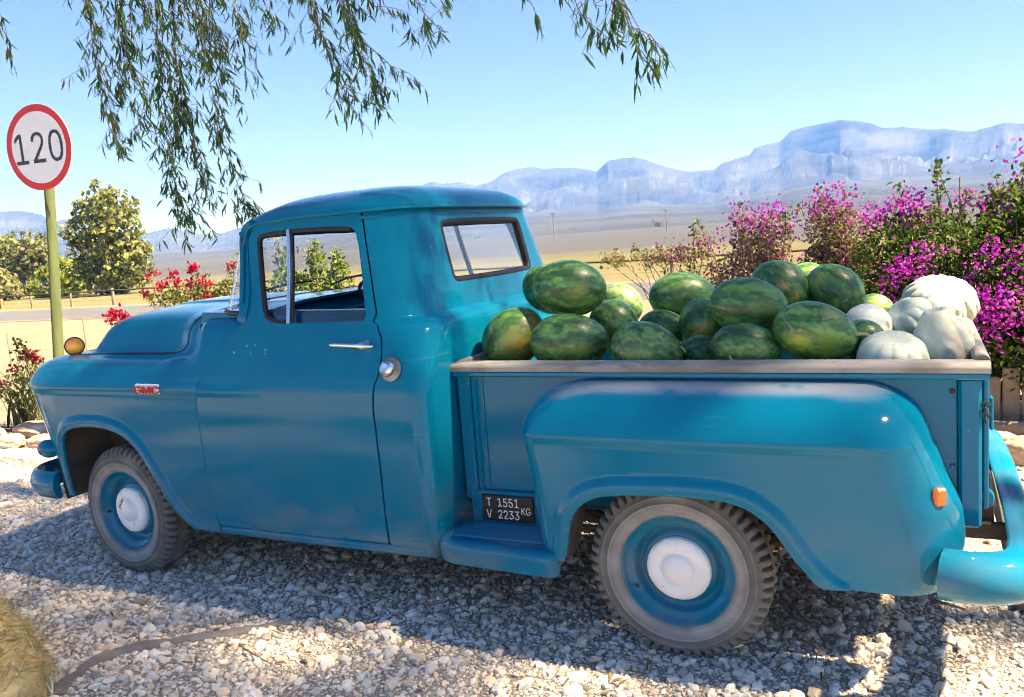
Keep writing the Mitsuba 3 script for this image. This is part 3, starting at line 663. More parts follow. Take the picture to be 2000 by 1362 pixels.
part(tg, 'top_rail', ply(tube(np.array([(.999, -.66, 1.085), (.999, 0, 1.086), (.999, .66, 1.085)]), .026, 14), 'worn_steel', 60))
for s in (-1, 1):
    part(tg, 'hinge', ply(outward(lathe([(0, -.01), (.03, -.009), (.034, -.004), (.034, .02), (0, .02)], 24, 'y', (1.0, s * .672 - .0, .632))), 'paint', 40))
    lk = cat(*[outward(trimesh.creation.torus(.010, .0028, major_sections=16, minor_sections=6, transform=trimesh.transformations.translation_matrix([1.006, s * (.703 + .002 * q), .955 - .017 * q]) @ trimesh.transformations.rotation_matrix(math.pi / 2 * q, [0, 0, 1]) @ trimesh.transformations.rotation_matrix(math.pi / 2, [1, 0, 0]))) for q in range(4)])
    part(tg, 'chain', ply(lk, 'rust_dark', True))
    part(tg, 'latch', ply(box(1.022, 1.034, s * .60 - .02, s * .60 + .02, .85, .96, .006), 'paint', 30))

# rear fenders
rar = dense(ARCH_R, 70)
zs = lambda a, b: np.linspace(a, b, 8)
rfp = [(rf_p(x, z), rf_t(z)) for x, z in rar if z > .372]
rfo = [(0.0, rf_t(.372))] + rfp + [(3.0, rf_t(.372)), (3.0, 16.), (0.0, 16.)]
rfo = [(0.0, rf_t(.372))] + sorted(rfp[:0]) + rfp + [(3.0, rf_t(.372)), (3.0, 8.), (3.0, 15.99), (0., 15.99), (0., 8.)]
def RF(p, t): return RFEND(np.clip(p, 0, 3), np.clip(t, 0, 16))
_rl2 = np.r_[0, np.cumsum(np.hypot(np.diff(_rf[:, 0]), np.diff(_rf[:, 3])))]
RS, rf_m = remap(RF, rfo, [0, 1, 2, 3], [0, .20, 1.35, 1.60], np.arange(len(_rf)), _rl2)
R_L = panel(RS, rf_m, h=.012, side=1, out=.010)
for s in (1, -1):
    fl = (lambda m: m) if s == 1 else mirror
    rk = part(truck, 'rear_fender', raw(*fl(R_L), 'paint_dusty'))
    mk = cat(box(-.022, .022, -.012, .012, -.030, .030, .008)); mk.vertices[:, 0] *= 1 - .12 * (mk.vertices[:, 1] < 0)
    a = math.radians(38); mk.vertices = mk.vertices @ np.array([[math.cos(a), math.sin(a), 0], [-math.sin(a), math.cos(a), 0], [0, 0, 1]]) + [.868, -.872, .69]
    part(rk, 'side_marker', ply(fl(mk), 'orange_lens', 30))
    inner = [(x, z) for x, z in dense(ARCH_R, 40)]
    iv = np.array([[(x * 1.06, y, z * 1.06) for x, z in inner] for y in (-.90, -.70)]); n_ = len(inner)
    i_ = np.arange(n_ - 1)
    part(rk, 'wheel_well', ply(fl(tri(iv.reshape(-1, 3), np.stack([i_, i_ + 1, i_ + 1 + n_, i_ + n_], 1))), 'under_dust', 60))

# steps in front of the rear fenders, with the weight plate above the left one
def step():
    o = rounded([(-.985, -.715), (-.985, -.93), (-.45, -.965), (-.45, -.715)], [.02, .10, .03, .0], 8)
    pg = Polygon(o)
    lay = [(.0, .408), (.004, .412), (0, .408)]
    tops = trimesh.creation.extrude_polygon(pg.buffer(-.012), .012, engine='earcut'); tops.apply_translation([0, 0, .392])
    k = curve(np.vstack([np.c_[np.array(o)[:-1], np.full(len(o) - 1, .37)]]), 70)
    lp_ = sweep(k, [(-.014, .034), (.0, .032), (.013, .022), (.019, .005), (.018, -.03), (.014, -.062), (.004, -.068), (-.008, -.065), (-.008, .01)], up=(0, 0, 1))
    ribs = [tube(np.array([(-.945 + .02 * (q == 0), -.735 - .0215 * q, .405), (-.52, -.735 - .0215 * q, .405)]), .0065, 8) for q in range(8)]
    return cat(tops, lp_, *ribs), cat(box(-.93, -.52, -.712, -.69, .395, .545, .006))
sm, apron = step()
for s in (1, -1):
    fl = (lambda m: m) if s == 1 else mirror
    part(truck, 'step', ply(fl(sm), 'paint', 40)); part(truck, 'step_apron', ply(fl(apron), 'paint', 30))
pl = part(truck, 'weight_plate', ply(box(-.872, -.632, -.724, -.716, .418, .530, .003), 'plate_black', 20), 'black plate with white weight lettering')
for txt, x, z, h_ in (('T', -.850, .482, .036), ('1551', -.800, .482, .037), ('V', -.853, .430, .036), ('2233', -.800, .430, .037), ('KG', -.690, .454, .030)):
    m = letters(txt, h_, .0012, (x, -.7242, z), (1, 0, 0), (0, 0, 1)); m.vertices[:, 0] = x + (m.vertices[:, 0] - x) * .80
    part(pl, 'lettering', ply(m, 'plate_white'))

# rear bumper
rb = curve([(.872, -.915, .452), (.96, -.925, .450), (1.035, -.90, .449), (1.085, -.83, .448), (1.10, -.70, .448), (1.108, -.4, .448), (1.11, 0, .448), (1.108, .4, .448), (1.10, .70, .448), (1.085, .83, .448), (1.035, .90, .449), (.96, .925, .450), (.872, .915, .452)], 110)
rprof = [(-.024, -.078), (.018, -.078), (.048, -.066), (.068, -.042), (.076, -.012), (.075, .016), (.064, .046), (.042, .067), (.014, .078), (-.024, .079), (-.034, .07), (-.012, .045), (-.004, 0), (-.012, -.045), (-.034, -.07)]
rbk = part(truck, 'rear_bumper', ply(sweep(rb, rprof), 'paint', 50))
for y0 in (-.46, .43): part(rbk, 'bracket', ply(box(.86, 1.10, y0, y0 + .03, .41, .47), 'dark_metal'))

# wheels
R_T = .345
def tyre():
    global TYC
    prof = [(.200, -.055), (.205, -.072), (.216, -.080), (.228, -.084), (.2285, -.0875), (.232, -.0875), (.233, -.085), (.258, -.089), (.262, -.0925), (.266, -.0925), (.268, -.089), (.285, -.088), (.288, -.0905), (.292, -.0905), (.294, -.086), (.303, -.083), (.312, -.080), (.322, -.075), (.331, -.068), (.338, -.060), (.3425, -.050), (.3445, -.036), (.3455, -.02), (.346, 0)]
    prof = prof + [(r, -h) for r, h in prof[-2::-1]]
    NL = 52; n = NL * 8
    m = lathe(prof, n, 'y'); k = len(prof)
    v = m.vertices.reshape(n, k, 3).copy(); a = (np.arange(n) % 8) / 8.
    rad = np.array([p[0] for p in prof]); yy = np.array([p[1] for p in prof])
    for sgn in (-1, 1):
        col = (rad > .310) & (yy * sgn > .03)
        ph = (np.arange(n) % 8 + (4 if sgn > 0 else 0)) % 8
        gap = np.isin(ph, (0, 1, 2)); depth = np.where(gap, .012, 0.)[:, None] * col[None] * np.clip((rad - .308) / .012, 0, 1)[None]
        v[:, :, 1] -= sgn * depth * .9; sc = 1 - depth * .9 / .34; v[:, :, 0] *= sc; v[:, :, 2] *= sc
    rr_ = np.hypot(v[:, :, 0], v[:, :, 2])[..., None]; nz = meshkit.fbm(v.reshape(-1, 3) * 26, 4).reshape(n, k, 1); n2 = meshkit.fbm(v.reshape(-1, 3) * 7 + 3, 3).reshape(n, k, 1)
    band = np.interp(rad, [.20, .225, .2285, .2325, .236, .258, .262, .2665, .27, .285, .290, .295, .305, .318, .33, .346], [.14, .20, .28, .28, .20, .19, .28, .10, .13, .12, .20, .10, .12, .15, .14, .13])[None, :, None]
    gapd = np.zeros((n, k, 1))
    for sgn in (-1, 1): gapd[:, :, 0] += np.isin((np.arange(n) % 8 + (4 if sgn > 0 else 0)) % 8, (0, 1, 2))[:, None] * ((rad > .312) & (yy * sgn > .03))[None]
    TYC = np.clip(band * (1 - .45 * gapd) * (.72 + .56 * nz) + np.clip(n2 - .5, 0, 1) * .28, .03, .45) * np.array([1.0, .965, .92]); TYC = TYC.reshape(-1, 3)
    for y0 in (-.022, 0, .022):   # grooves round the tread
        col = (np.abs(yy - y0) < .004) & (rad > .34); v[:, col, 0] *= .975; v[:, col, 2] *= .975
    m.vertices = v.reshape(-1, 3); return outward(m) if False else m
ty = tyre()
if np.einsum('ij,ij->i', ty.face_normals, np.c_[ty.triangles_center[:, 0], 0 * ty.triangles_center[:, 1], ty.triangles_center[:, 2]])[ty.triangles_center[:, 0] ** 2 + ty.triangles_center[:, 2] ** 2 > .33 ** 2].mean() < 0: ty.faces = ty.faces[:, ::-1]
rim_p = [(.200, .05), (.198, -.05), (.206, -.062), (.2145, -.072), (.2155, -.077), (.212, -.080), (.206, -.077), (.203, -.068), (.197, -.058), (.186, -.050), (.176, -.046), (.170, -.040), (.164, -.022), (.158, -.012), (.150, -.010), (.143, -.016), (.136, -.026), (.124, -.030), (.10, -.028), (0, -.026)]
cap_p = [(.119, -.028), (.1215, -.036), (.1205, -.048), (.116, -.055), (.105, -.061), (.092, -.064), (.076, -.0655), (.070, -.0620), (.0655, -.0585), (.0625, -.0600), (.057, -.0690), (.045, -.0765), (.028, -.081), (.012, -.084), (0, -.0845)]
rmesh = lathe(rim_p, 72, 'y'); cmesh = lathe(cap_p, 60, 'y')
for m in (rmesh, cmesh):
    if m.face_normals[np.argmin(m.triangles_center[:, 1])][1] > 0: m.faces = m.faces[:, ::-1]
th = np.linspace(-.05, .05, 6)
valve = tube(np.array([(-.165, -.045, -.085), (-.150, -.075, -.075)]), .006, 6)
bad = letters('GMC', .020, .0015, (-.058, -.0655, -.020), (.3, -.03, .95), (-.95, 0, .3), True)
sh_t, sh_r, sh_c, sh_v = ply(ty, 'tyre', True, TYC), ply(rmesh, 'paint', 50), ply(cmesh, 'white_paint', 45), ply(valve, 'dark_metal', 40)
WB = -2.909
for x, s, spin, tw in ((WB, -1, 20, 0), (0, -1, 0, 0), (WB, 1, 50, 0), (0, 1, 90, 0)):
    y = -.785
    M = T().translate([x, y * (1 if s < 0 else -1), .338]).rotate([0, 0, 1], (0 if s < 0 else 180) + (-3.5 if x < -1 and s < 0 else (-3.5 if x < -1 else 0))).rotate([0, 1, 0], spin)
    wkey = part(truck, 'wheel', {**sh_r, 'to_world': M}); part(wkey, 'tyre', {**sh_t, 'to_world': M}); part(wkey, 'hub_cap', {**sh_c, 'to_world': M})
    part(wkey, 'valve', {**sh_v, 'to_world': M})
    if x < -1: part(wkey, 'cap_badge', {**ply(bad, 'red_paint'), 'to_world': M})

# underneath: frame, axles, springs, inner front fender
fr = [box(-3.35, -1.0, s * .40 - .035, s * .40 + .035, .42, .53) for s in (-1, 1)] + [box(-1.0, 1.05, s * .40 - .035, s * .40 + .035, .44, .53) for s in (-1, 1)] + [box(x, x + .08, -.4, .4, .44, .52) for x in (-3.2, -2.0, -.9, .9)]
part(truck, 'chassis_frame', ply(cat(*fr), 'rust_dark'))
part(truck, 'rear_axle', ply(cat(tube(np.array([(0, -.72, .338), (0, .72, .338)]), .04, 12), *[tube(curve([(-.55, s * .52, .46), (-.3, s * .52, .36), (0, s * .52, .33), (.3, s * .52, .36), (.55, s * .52, .46)], 20), .028, 6) for s in (-1, 1)], outward(lathe([(0, -.12), (.12, -.06), (.13, 0), (.12, .06), (0, .12)], 20, 'y', (0, 0, .338)))), 'rust_dark', 40))
part(truck, 'front_axle', ply(cat(tube(np.array([(WB, -.72, .33), (WB, .72, .33)]), .035, 10), *[tube(curve([(WB - .45, s * .40, .42), (WB, s * .40, .33), (WB + .45, s * .40, .42)], 16), .025, 6) for s in (-1, 1)]), 'rust_dark', 40))
iw = dense([(-3.30, .40), (-3.31, .70), (-3.2, .90), (-2.91, .95), (-2.62, .90), (-2.45, .6), (-2.32, .38)], 40)
for s in (-1, 1):
    iv = np.array([[(x, s * y, z) for x, z in iw] for y in (.925, .58)]); n_ = len(iw); i_ = np.arange(n_ - 1)
    ap = [(x, z) for x, z in iw] + [(-2.32, .38)]
    w_ = cat(tri(iv.reshape(-1, 3) * [1, .985, .985], np.stack([i_, i_ + 1, i_ + 1 + n_, i_ + n_], 1)), box(-3.31, -2.32, s * .58 - .006, s * .58 + .006, .50, .95))
    part(ff if s < 0 else ff2, 'wheel_well', ply(w_, 'under_dust', 60))
part(truck, 'engine', ply(cat(box(-3.1, -2.4, -.25, .25, .45, 1.0, .04)), 'dark_metal', 30))
# ---- the load: watermelons and pale pumpkins -------------------------------------------
def rind(name, rough, coat):
    scene[name] = two({'type': 'bumpmap', 'arbitrary': proc(lambda p, n, uv: noise(p.x * 34, p.y * 34, p.z * 34) + .25 * noise(p.x * 110, p.y * 110, p.z * 110), .003), 'scale': .0011,
                       'bsdf': {'type': 'principled', 'base_color': {'type': 'mesh_attribute', 'name': 'vertex_color'}, 'roughness': rough, 'specular': .45, 'clearcoat': coat, 'clearcoat_gloss': .8}})
rind('melon_rind', .38, .12); rind('pumpkin_rind', .45, .2)
VR, VU = np.array([.899, .431, -.075]), np.array([.009, .154, .988])
def frame(axis):
    a = np.asarray(axis, float); a /= np.linalg.norm(a); b = np.cross([0, 0, 1.], a); b /= np.linalg.norm(b); return np.stack([a, b, np.cross(a, b)])
def lerp(a, b, t): return np.asarray(a) * (1 - t[..., None]) + np.asarray(b) * t[..., None]
MELON, MELON4 = icos(5), icos(4)
def melon(i, at, a, b, tilt, tone, patches, yaw=0., pale=0., scars=3, ball=MELON):
    """tone: 0 dark .. 1 light green; patches: (direction in the melon's view frame: right, towards viewer, up), size, colour."""
    rg = np.random.default_rng(100 + i)
    d = ball.vertices; t = math.radians(tilt); axis = VR * math.cos(t) + VU * math.sin(t) + np.array([.43, -.89, 0]) * yaw
    Fm = frame(axis)
    s = np.array([a, b, b]); loc = d * s
    loc = loc * (1 + .035 * (meshkit.fbm(d * 1.3 + i * 7, 3)[:, None] - .5)); loc[:, 1:] *= (1 - .10 * d[:, :1] * (rg.random() - .3))
    v = loc @ Fm + np.asarray(at)
    # rind: long wavering stripes from end to end, mottling, a pale belly where it lay
    ph = np.arctan2(d[:, 2], d[:, 1]); wob = meshkit.fbm(np.c_[d[:, 0] * 3.2, np.cos(ph) * 2.2, np.sin(ph) * 2.2] + i * 3, 4) - .5
    st = np.cos(ph * (8 + i % 3) + wob * 7 + i); st = np.clip(.5 + 1.1 * st, 0, 1) * (1 - d[:, 0] ** 6)
    mot = .5 + 1.5 * (meshkit.fbm(d * 8 + i * 11, 5) - .5); big = meshkit.fbm(d * 1.6 + i * 5, 3)
    dark, mid_, light = np.array([.018, .062, .022]), np.array([.055, .150, .036]), np.array([.16, .30, .075])
    k = np.clip(.42 * st + 1.3 * (big - .42) + .55 * tone - .12 + .9 * (mot - .5), 0, 1)
    c = lerp(dark, mid_, np.clip(k * 2, 0, 1)); c = lerp(c, light, np.clip(k * 2 - 1, 0, 1) * .9)
    if pale: c = lerp(c, [.20, .26, .12], np.clip(pale * (.4 + .9 * st) + (mot - .5), 0, .9))
    W = (v - at); W /= np.linalg.norm(W, axis=1, keepdims=True)
    for q, size, col in patches:
        q = np.asarray(q, float); q = VR * q[0] + np.array([.43, -.89, .14]) * q[1] + VU * q[2]; q /= np.linalg.norm(q)
        dd = np.arccos(np.clip(W @ q, -1, 1)) + (mot - .5) * size * 1.7
        c = lerp(c, col, np.clip((size * 1.15 - dd) / (size * .95), 0, 1) ** 1.3 * .85)
    # dry scratches and scars
    for _ in range(scars):
        p0 = rg.normal(size=3); p0 /= np.linalg.norm(p0); ax = rg.normal(size=3); ax -= p0 * (ax @ p0); ax /= np.linalg.norm(ax); o = np.cross(p0, ax)
        x, y_, z_ = d @ ax, d @ o, d @ p0
        L = rg.uniform(.08, .35); w = .010 + .008 * rg.random(); m = (z_ > .5) & (np.abs(x) < L) & (np.abs(y_ - .25 * np.sin(x * 6)) < w * (1 + 2 * mot))
        c[m] = c[m] * .35 + np.array([.26, .25, .15]) * .65
    m = np.linalg.norm(d - rg.choice([-1, 1]) * np.array([1, 0, 0]), axis=1) < .075; c[m] = [.16, .12, .06]
    return v, c
Y_, O_, LG = (.42, .30, .03), (.62, .34, .04), (.15, .20, .04)
dmel = [  # at, half length, half height, tilt, tone, patches, yaw, pale, label
 ((-.800, -.440, 1.165), .150, .124, 42, .45, [((.1, 1, -.25), .75, (.30, .22, .03)), ((.6, .6, .5), .3, (.26, .18, .03))], .2, 0, 'yellow-streaked watermelon leaning on the cab wall at the front corner of the bed'),
 ((-.512, -.500, 1.150), .168, .120, 0, .40, [((.3, 1, -.35), .45, LG)], .0, 0, 'long green watermelon at the near rail, right under the big melon stacked on top'),
 ((-.555, -.354, 1.366), .161, .124, -4, .38, [((.25, 1, -.2), .42, LG)], .1, 0, 'big dark watermelon stacked highest, on top of the pile beside the cab'),
 ((-.753, -.120, 1.346), .111, .130, 60, .36, [], .2, 0, 'watermelon mostly hidden behind the highest melon, nearest the rear window'),
 ((-.540, .300, 1.222), .112, .104, -25, .75, [], .4, .55, 'small pale striped watermelon at the far side, right of the highest melon'),
 ((-.439, -.120, 1.173), .122, .108, -40, .34, [((-.2, 1, -.3), .4, LG)], .3, 0, 'bluish green watermelon behind the gap right of the long one at the near rail'),
 ((-.180, -.500, 1.106), .149, .120, -12, .55, [((-.4, 1, -.3), .55, (.13, .19, .05))], .2, .12, 'scratched light green watermelon at the near rail, third from the cab'),
 ((-.162, .051, 1.276), .153, .110, 0, .42, [((0, 1, -.5), .5, LG)], .0, 0, 'oval watermelon with a thin pale arc scratch, alone at the far side of the gap'),
 ((-.216, -.101, 1.147), .112, .084, -8, .30, [((.5, .2, .8), .3, (.30, .32, .24))], .1, 0, 'small dark watermelon low in the gap, behind the scratched one'),
 ((-.011, -.210, 1.172), .100, .118, 15, .30, [((-.35, .85, -.62), .58, O_)], .0, 0, 'dark watermelon with a bright orange-yellow patch underneath'),
 ((.203, -.340, 1.262), .158, .113, -6, .45, [((.45, 1, -.1), .45, LG), ((.1, .7, .7), .25, LG)], .0, 0, 'large round watermelon at the centre of the load, above the front row'),
 ((.279, -.020, 1.302), .130, .116, -35, .36, [((-.15, 1, .05), .27, (.36, .27, .06)), ((.2, 1, -.4), .25, Y_)], .2, 0, 'dark watermelon with a small yellow scar, behind and above the large central one'),
 ((.357, .300, 1.300), .100, .086, 0, .55, [((0, .8, .3), .5, LG)], .0, 0, 'light green watermelon peeping out between the two highest ones at the far side'),
 ((.494, .020, 1.278), .126, .108, -38, .26, [((-.85, .6, .35), .30, (.28, .26, .03))], .3, 0, 'very dark watermelon with a yellow mark on its left, highest one near the pumpkins'),
 ((.466, -.480, 1.171), .154, .112, -14, .80, [((.35, .8, .65), .40, (.30, .33, .06)), ((-.85, .75, -.35), .36, (.36, .38, .03)), ((.1, 1, -.5), .5, (.12, .22, .02))], .1, .0, 'bright yellow-green watermelon with a dry stem at the near rail'),
 ((.220, -.520, 1.116), .131, .102, -8, .34, [((.2, .7, .55), .22, (.16, .22, .09))], .1, 0, 'dark watermelon with a tan scar at the near rail, left of the yellow-green one'),
 ((.004, -.350, 1.068), .088, .086, 10, .35, [], .0, 0, 'small dark watermelon wedged low under the one with the orange patch'),
 ((.641, .400, 1.150), .084, .070, -20, .6, [((-.4, 1, .2), .6, (.42, .36, .04))], .0, .2, 'small yellow-patched watermelon at the far side, left of the ribbed pumpkin'),
 ((.625, -.311, 1.112), .078, .084, 20, .22, [], .0, 0, 'dull blue-green watermelon in the shadow between the yellow-green one and the pumpkins')]
for i, (at, a, b, tilt, tone, pt, yaw, pale, lab) in enumerate(dmel):
    v, c = melon(i, np.array(at), a, b, tilt, tone, pt, yaw, pale, scars=4)
    k = thing('watermelon', lab, 'watermelon', 'watermelons heaped in the truck bed')
    scene[k] = mikit.ply(trimesh.Trimesh(v, MELON.faces, process=False), 'melon_rind', smooth=True, color=c)
    if i in (14, 6, 15):
        q = {14: (.93, .40, -.10), 6: (.90, .35, .1), 15: (-.75, .75, -.5)}[i]; e = VR * q[0] + np.array([.43, -.89, .14]) * q[1] + VU * q[2]; e /= np.linalg.norm(e)
        p0 = np.array(at) + e * np.array([a, b, b]).mean() * .95
        mat('dry_stem', (.42, .33, .20), rough=.8) if 'dry_stem' not in scene else None
        pth = {14: [p0 - e * .01, p0 + e * .02 + [.01, 0, .005], p0 + VR * .06 + [0, -.01, .004], p0 + VR * .10 + [0, .0, -.022]], 6: [p0 - e * .01, p0 + e * .02, p0 + e * .035 + [0, -.005, -.02]], 15: [p0 - e * .01, p0 + e * .012 + [0, 0, .01], p0 + e * .02 + [0, 0, .03]]}[i]
        part(k, 'stem', ply(tube(curve(pth, 16), .006, 7, scale=np.linspace(1.4, .5, 16)), 'dry_stem', 50))
# the layer below, which carries the ones in view
rg = np.random.default_rng(5); n_ = 0
for x in (-.78, -.50, -.22, .06, .34, .60):
    for y in (-.42, -.12, .2, .46):
        if y > .3 and n_ % 2: n_ += 1; continue
        v, c = melon(40 + n_, np.array([x + rg.uniform(-.02, .02), y, .70 + (.20 if abs(y + .12) < .1 else .14)]), .14, .105, rg.uniform(-20, 20), .4, [], rg.uniform(0, .4), ball=MELON4); n_ += 1
        k = thing('watermelon', 'dark green watermelon of the bottom layer, buried under the rest of the load', 'watermelon', 'watermelons of the bottom layer')
        scene[k] = mikit.ply(trimesh.Trimesh(v, MELON4.faces, process=False), 'melon_rind', smooth=True, color=c)

def pumpkin(i, at, axis, R, H, ribs=0, rib=.06, neck=0., lump=.05, tone=(.47, .54, .43), scars=(), stem=True, squash=(1, 1)):
    """A pumpkin turned about its axis: R its girth radius, H its half height."""
    nu_, nv = 120, 80
    ph = np.arange(nu_) * 2 * np.pi / nu_; th = np.linspace(0, np.pi, nv); P, TH = np.meshgrid(ph, th, indexing='ij')
    r = np.sin(TH) ** .86; z = np.cos(TH)
    r = r * (1 - neck * np.clip(z, 0, 1) ** .8 * .55) ; 
    z = z - .22 * np.exp(-(TH / .38) ** 2) * (1 if ribs else .0) + .18 * np.exp(-((np.pi - TH) / .35) ** 2) * (1 if ribs else 0)
    if ribs: r = r * (1 - rib * (1 - np.abs(np.cos(ribs * P / 2)) ** .7) * np.sin(TH) ** .5)
    d = np.stack([np.sin(TH) * np.cos(P), np.sin(TH) * np.sin(P), np.cos(TH)], -1)
    r = r * (1 + lump * 2 * (meshkit.fbm(d * 1.5 + i * 9, 3) - .5))
    v = np.stack([r * np.cos(P) * R * squash[0], r * np.sin(P) * R * squash[1], z * H], -1).reshape(-1, 3)
    ax = np.asarray(axis, float); ax /= np.linalg.norm(ax); x = np.cross(ax, [.3, 1, .1]); x /= np.linalg.norm(x); M = np.stack([x, np.cross(ax, x), ax])
    dd = d.reshape(-1, 3); mot = meshkit.fbm(dd * 7 + i * 4, 4); big = meshkit.fbm(dd * 2 + i, 3)
    c = lerp(np.array(tone) * [.90, .88, .84], np.array(tone) * [1.15, 1.12, 1.05], np.clip((mot - .5) * 1.6 + .5, 0, 1)); c = lerp(c, [.40, .47, .40], np.clip((big - .5) * 2.2, 0, .6))
    if ribs: c = lerp(c, [.36, .42, .30], (.55 * (1 - np.abs(np.cos(ribs * P / 2)) ** .5)).reshape(-1))
    V = v @ M + np.asarray(at); W = V - at; W /= np.linalg.norm(W, axis=1, keepdims=True)
    for q, size, col, amt in scars:
        q = VR * q[0] + np.array([.43, -.89, .14]) * q[1] + VU * q[2]; q /= np.linalg.norm(q)
        e = np.arccos(np.clip(W @ q, -1, 1)) + (meshkit.fbm(dd * 9 + i, 4) - .5) * size * 1.6
        c = lerp(c, col, np.clip((size - e) / (size * .5), 0, 1) * amt)
    a_, b_ = np.meshgrid(np.arange(nu_), np.arange(nv - 1), indexing='ij')
    f = np.stack([a_ * nv + b_, a_ * nv + b_ + 1, (a_ + 1) % nu_ * nv + b_ + 1, (a_ + 1) % nu_ * nv + b_], -1).reshape(-1, 4)
    top = np.asarray(at) + ax * H * (.80 if ribs else 1.0)
    return tri(V, f), c, top, ax
TAN = (.52, .38, .24)
dp = [
 ((.627, -.151, 1.140), (.55, -.75, .5), .098, .088, 0, 0, 0, .05, (.66, .68, .62), [((.55, .8, .1), .16, (.25, .20, .12), .8)], 'smooth white pumpkin with a brown stem scar, between the watermelons and the other pumpkins'),
 ((.892, .200, 1.190), (.12, -.42, .88), .150, .110, 15, .11, 0, .05, (.40, .45, .35), [((.8, .5, -.55), .4, TAN, .6)], 'large pale ribbed pumpkin on top at the tailgate end'),
 ((.784, -.095, 1.160), (-.5, -.5, .6), .092, .086, 10, .10, 0, .14, (.47, .55, .46), [((.1, 1, .1), .25, (.30, .32, .26), .5)], 'lumpy grey-green pumpkin left of the tallest pear-shaped one'),
 ((.890, .015, 1.180), (.2, -.5, .8), .084, .080, 8, .09, 0, .12, (.50, .57, .50), [], 'rounded grey-green pumpkin squeezed in front of the large ribbed one'),
 ((.888, -.400, 1.118), (-.18, -.10, .98), .104, .142, 6, .06, .62, .14, (.54, .57, .46), [((.0, 1, -.1), .5, TAN, .45), ((.55, .9, -.5), .22, (.56, .36, .14), .6), ((-.2, .8, -.6), .3, (.34, .40, .32), .5)], 'pear-shaped pale pumpkin with tan scars at the rear corner of the near rail'),
 ((.729, -.480, 1.072), (.1, -.3, .95), .124, .092, 12, .06, 0, .05, (.52, .58, .50), [], 'low pale pumpkin at the near rail, left of the pear-shaped one'),
 ((.945, -.140, 1.110), (.3, 0, .95), .055, .075, 6, .03, 0, .06, (.60, .60, .50), [((.2, 1, .2), .3, TAN, .4)], 'small cream pumpkin half hidden behind the pear-shaped one, against the tailgate')]
mat('dry_stem', (.42, .33, .20), rough=.8)
for i, (at, ax, R, H, ribs, rib, neck, lump, tone, sc_, lab) in enumerate(dp):
    m, c, top, ax = pumpkin(i, np.array(at), ax, R, H, ribs, rib, neck, lump, tone, sc_)
    k = thing('pumpkin', lab, 'pumpkin', 'pale pumpkins at the tailgate end')
    scene[k] = mikit.ply(m, 'pumpkin_rind', smooth=True, color=c)
# ---- the setting -------------------------------------------------------------------
def gz(x, y):
    """Height of the land: level round the truck, falling a little towards the road, then flat."""
    y = np.asarray(y, float) + 0 * np.asarray(x, float); return -.03 * np.clip(y - 3.2, 0, 36) - .006 * np.clip(y - 39.2, 0, 80)
def dirt_fn(p, n, uv):
    a = fbm(p.x * .6, p.y * .6, 0, 4); b = fbm(p.x * 7, p.y * 7, 0, 3)
    sand = mix((.105, .086, .064), (.155, .132, .103), a * .6 + b * .4)
    soil = mix((.085, .06, .042), (.16, .115, .078), b)
    near = smoothstep(6.5, 4.2, p.y + 1.6 * (a - .5) * 2)
    c = mix(sand, soil, near * .55 * smoothstep(-8.5, -2, p.x))
    tuft = smoothstep(.52, .66, fbm(p.x * 2.2, p.y * 2.2, 4, 4)) * smoothstep(4, 9, p.y)
    c = mix(c, (.14, .125, .05), tuft * .6)
    far = smoothstep(31, 36, p.y)
    field = mix((.072, .070, .032), (.108, .092, .052), fbm(p.x * .05, p.y * .12, 2, 4))
    field = mix(field, (.065, .075, .03), smoothstep(.5, .62, fbm(p.x * .03, p.y * .09, 8, 4)) * .8)
    c = mix(c, field, far)
    veld = mix((.034, .038, .045), (.053, .056, .062), fbm(p.x * .004, p.y * .01, 5, 4))
    return mix(c, veld, smoothstep(58, 130, p.y + 30 * (a - .5)))
mat('dirt', proc(dirt_fn), rough=.95, spec=.15, bump=proc(lambda p, n, uv: fbm(p.x * 9, p.y * 9, 1, 4), .004), bscale=.03)
xs = np.unique(np.r_[np.linspace(-60, 60, 61), -np.geomspace(64, 8700, 22), np.geomspace(64, 8700, 22)])
ysl = np.unique(np.r_[np.linspace(-40, 60, 81), -np.geomspace(44, 8700, 14), np.geomspace(64, 8700, 26)])
gx, gy = np.meshgrid(xs, ysl, indexing='ij'); nx, ny = gx.shape
i, j = np.meshgrid(np.arange(nx - 1), np.arange(ny - 1), indexing='ij')
gq = np.stack([i * ny + j, (i + 1) * ny + j, (i + 1) * ny + j + 1, i * ny + j + 1], -1).reshape(-1, 4)
k = thing('ground', 'dry sandy ground and fields reaching to the mountains', kind='structure')
scene[k] = ply(tri(np.stack([gx, gy, gz(gx, gy) - .012], -1).reshape(-1, 3), gq), 'dirt', True)

def road_fn(p, n, uv):
    a = fbm(p.x * .35, p.y * 1.6, 0, 4); b = noise(p.x * 40, p.y * 40)
    c = mix((.042, .045, .050), (.068, .071, .077), a * .7 + b * .3)
    e = smoothstep(20.0, 19.4, p.y + (noise(p.x * 1.7) - .5) * .6) + smoothstep(30.4, 31, p.y + (noise(p.x * 1.7, 5) - .5) * .6)
    return mix(c, (.14, .115, .085), dr.clip(e, 0, 1))
mat('asphalt', proc(road_fn), rough=.85, spec=.3)
rx = np.linspace(-320, 320, 161); ry = np.array([19.2, 22, 25, 28, 31.2])
gx, gy = np.meshgrid(rx, ry, indexing='ij'); nx, ny = gx.shape
i, j = np.meshgrid(np.arange(nx - 1), np.arange(ny - 1), indexing='ij'); rq = np.stack([i * ny + j, (i + 1) * ny + j, (i + 1) * ny + j + 1, i * ny + j + 1], -1).reshape(-1, 4)
k = thing('road', 'pale grey asphalt road behind the truck', kind='structure'); scene[k] = ply(tri(np.stack([gx, gy, gz(gx, gy) + .01], -1).reshape(-1, 3), rq), 'asphalt', True)

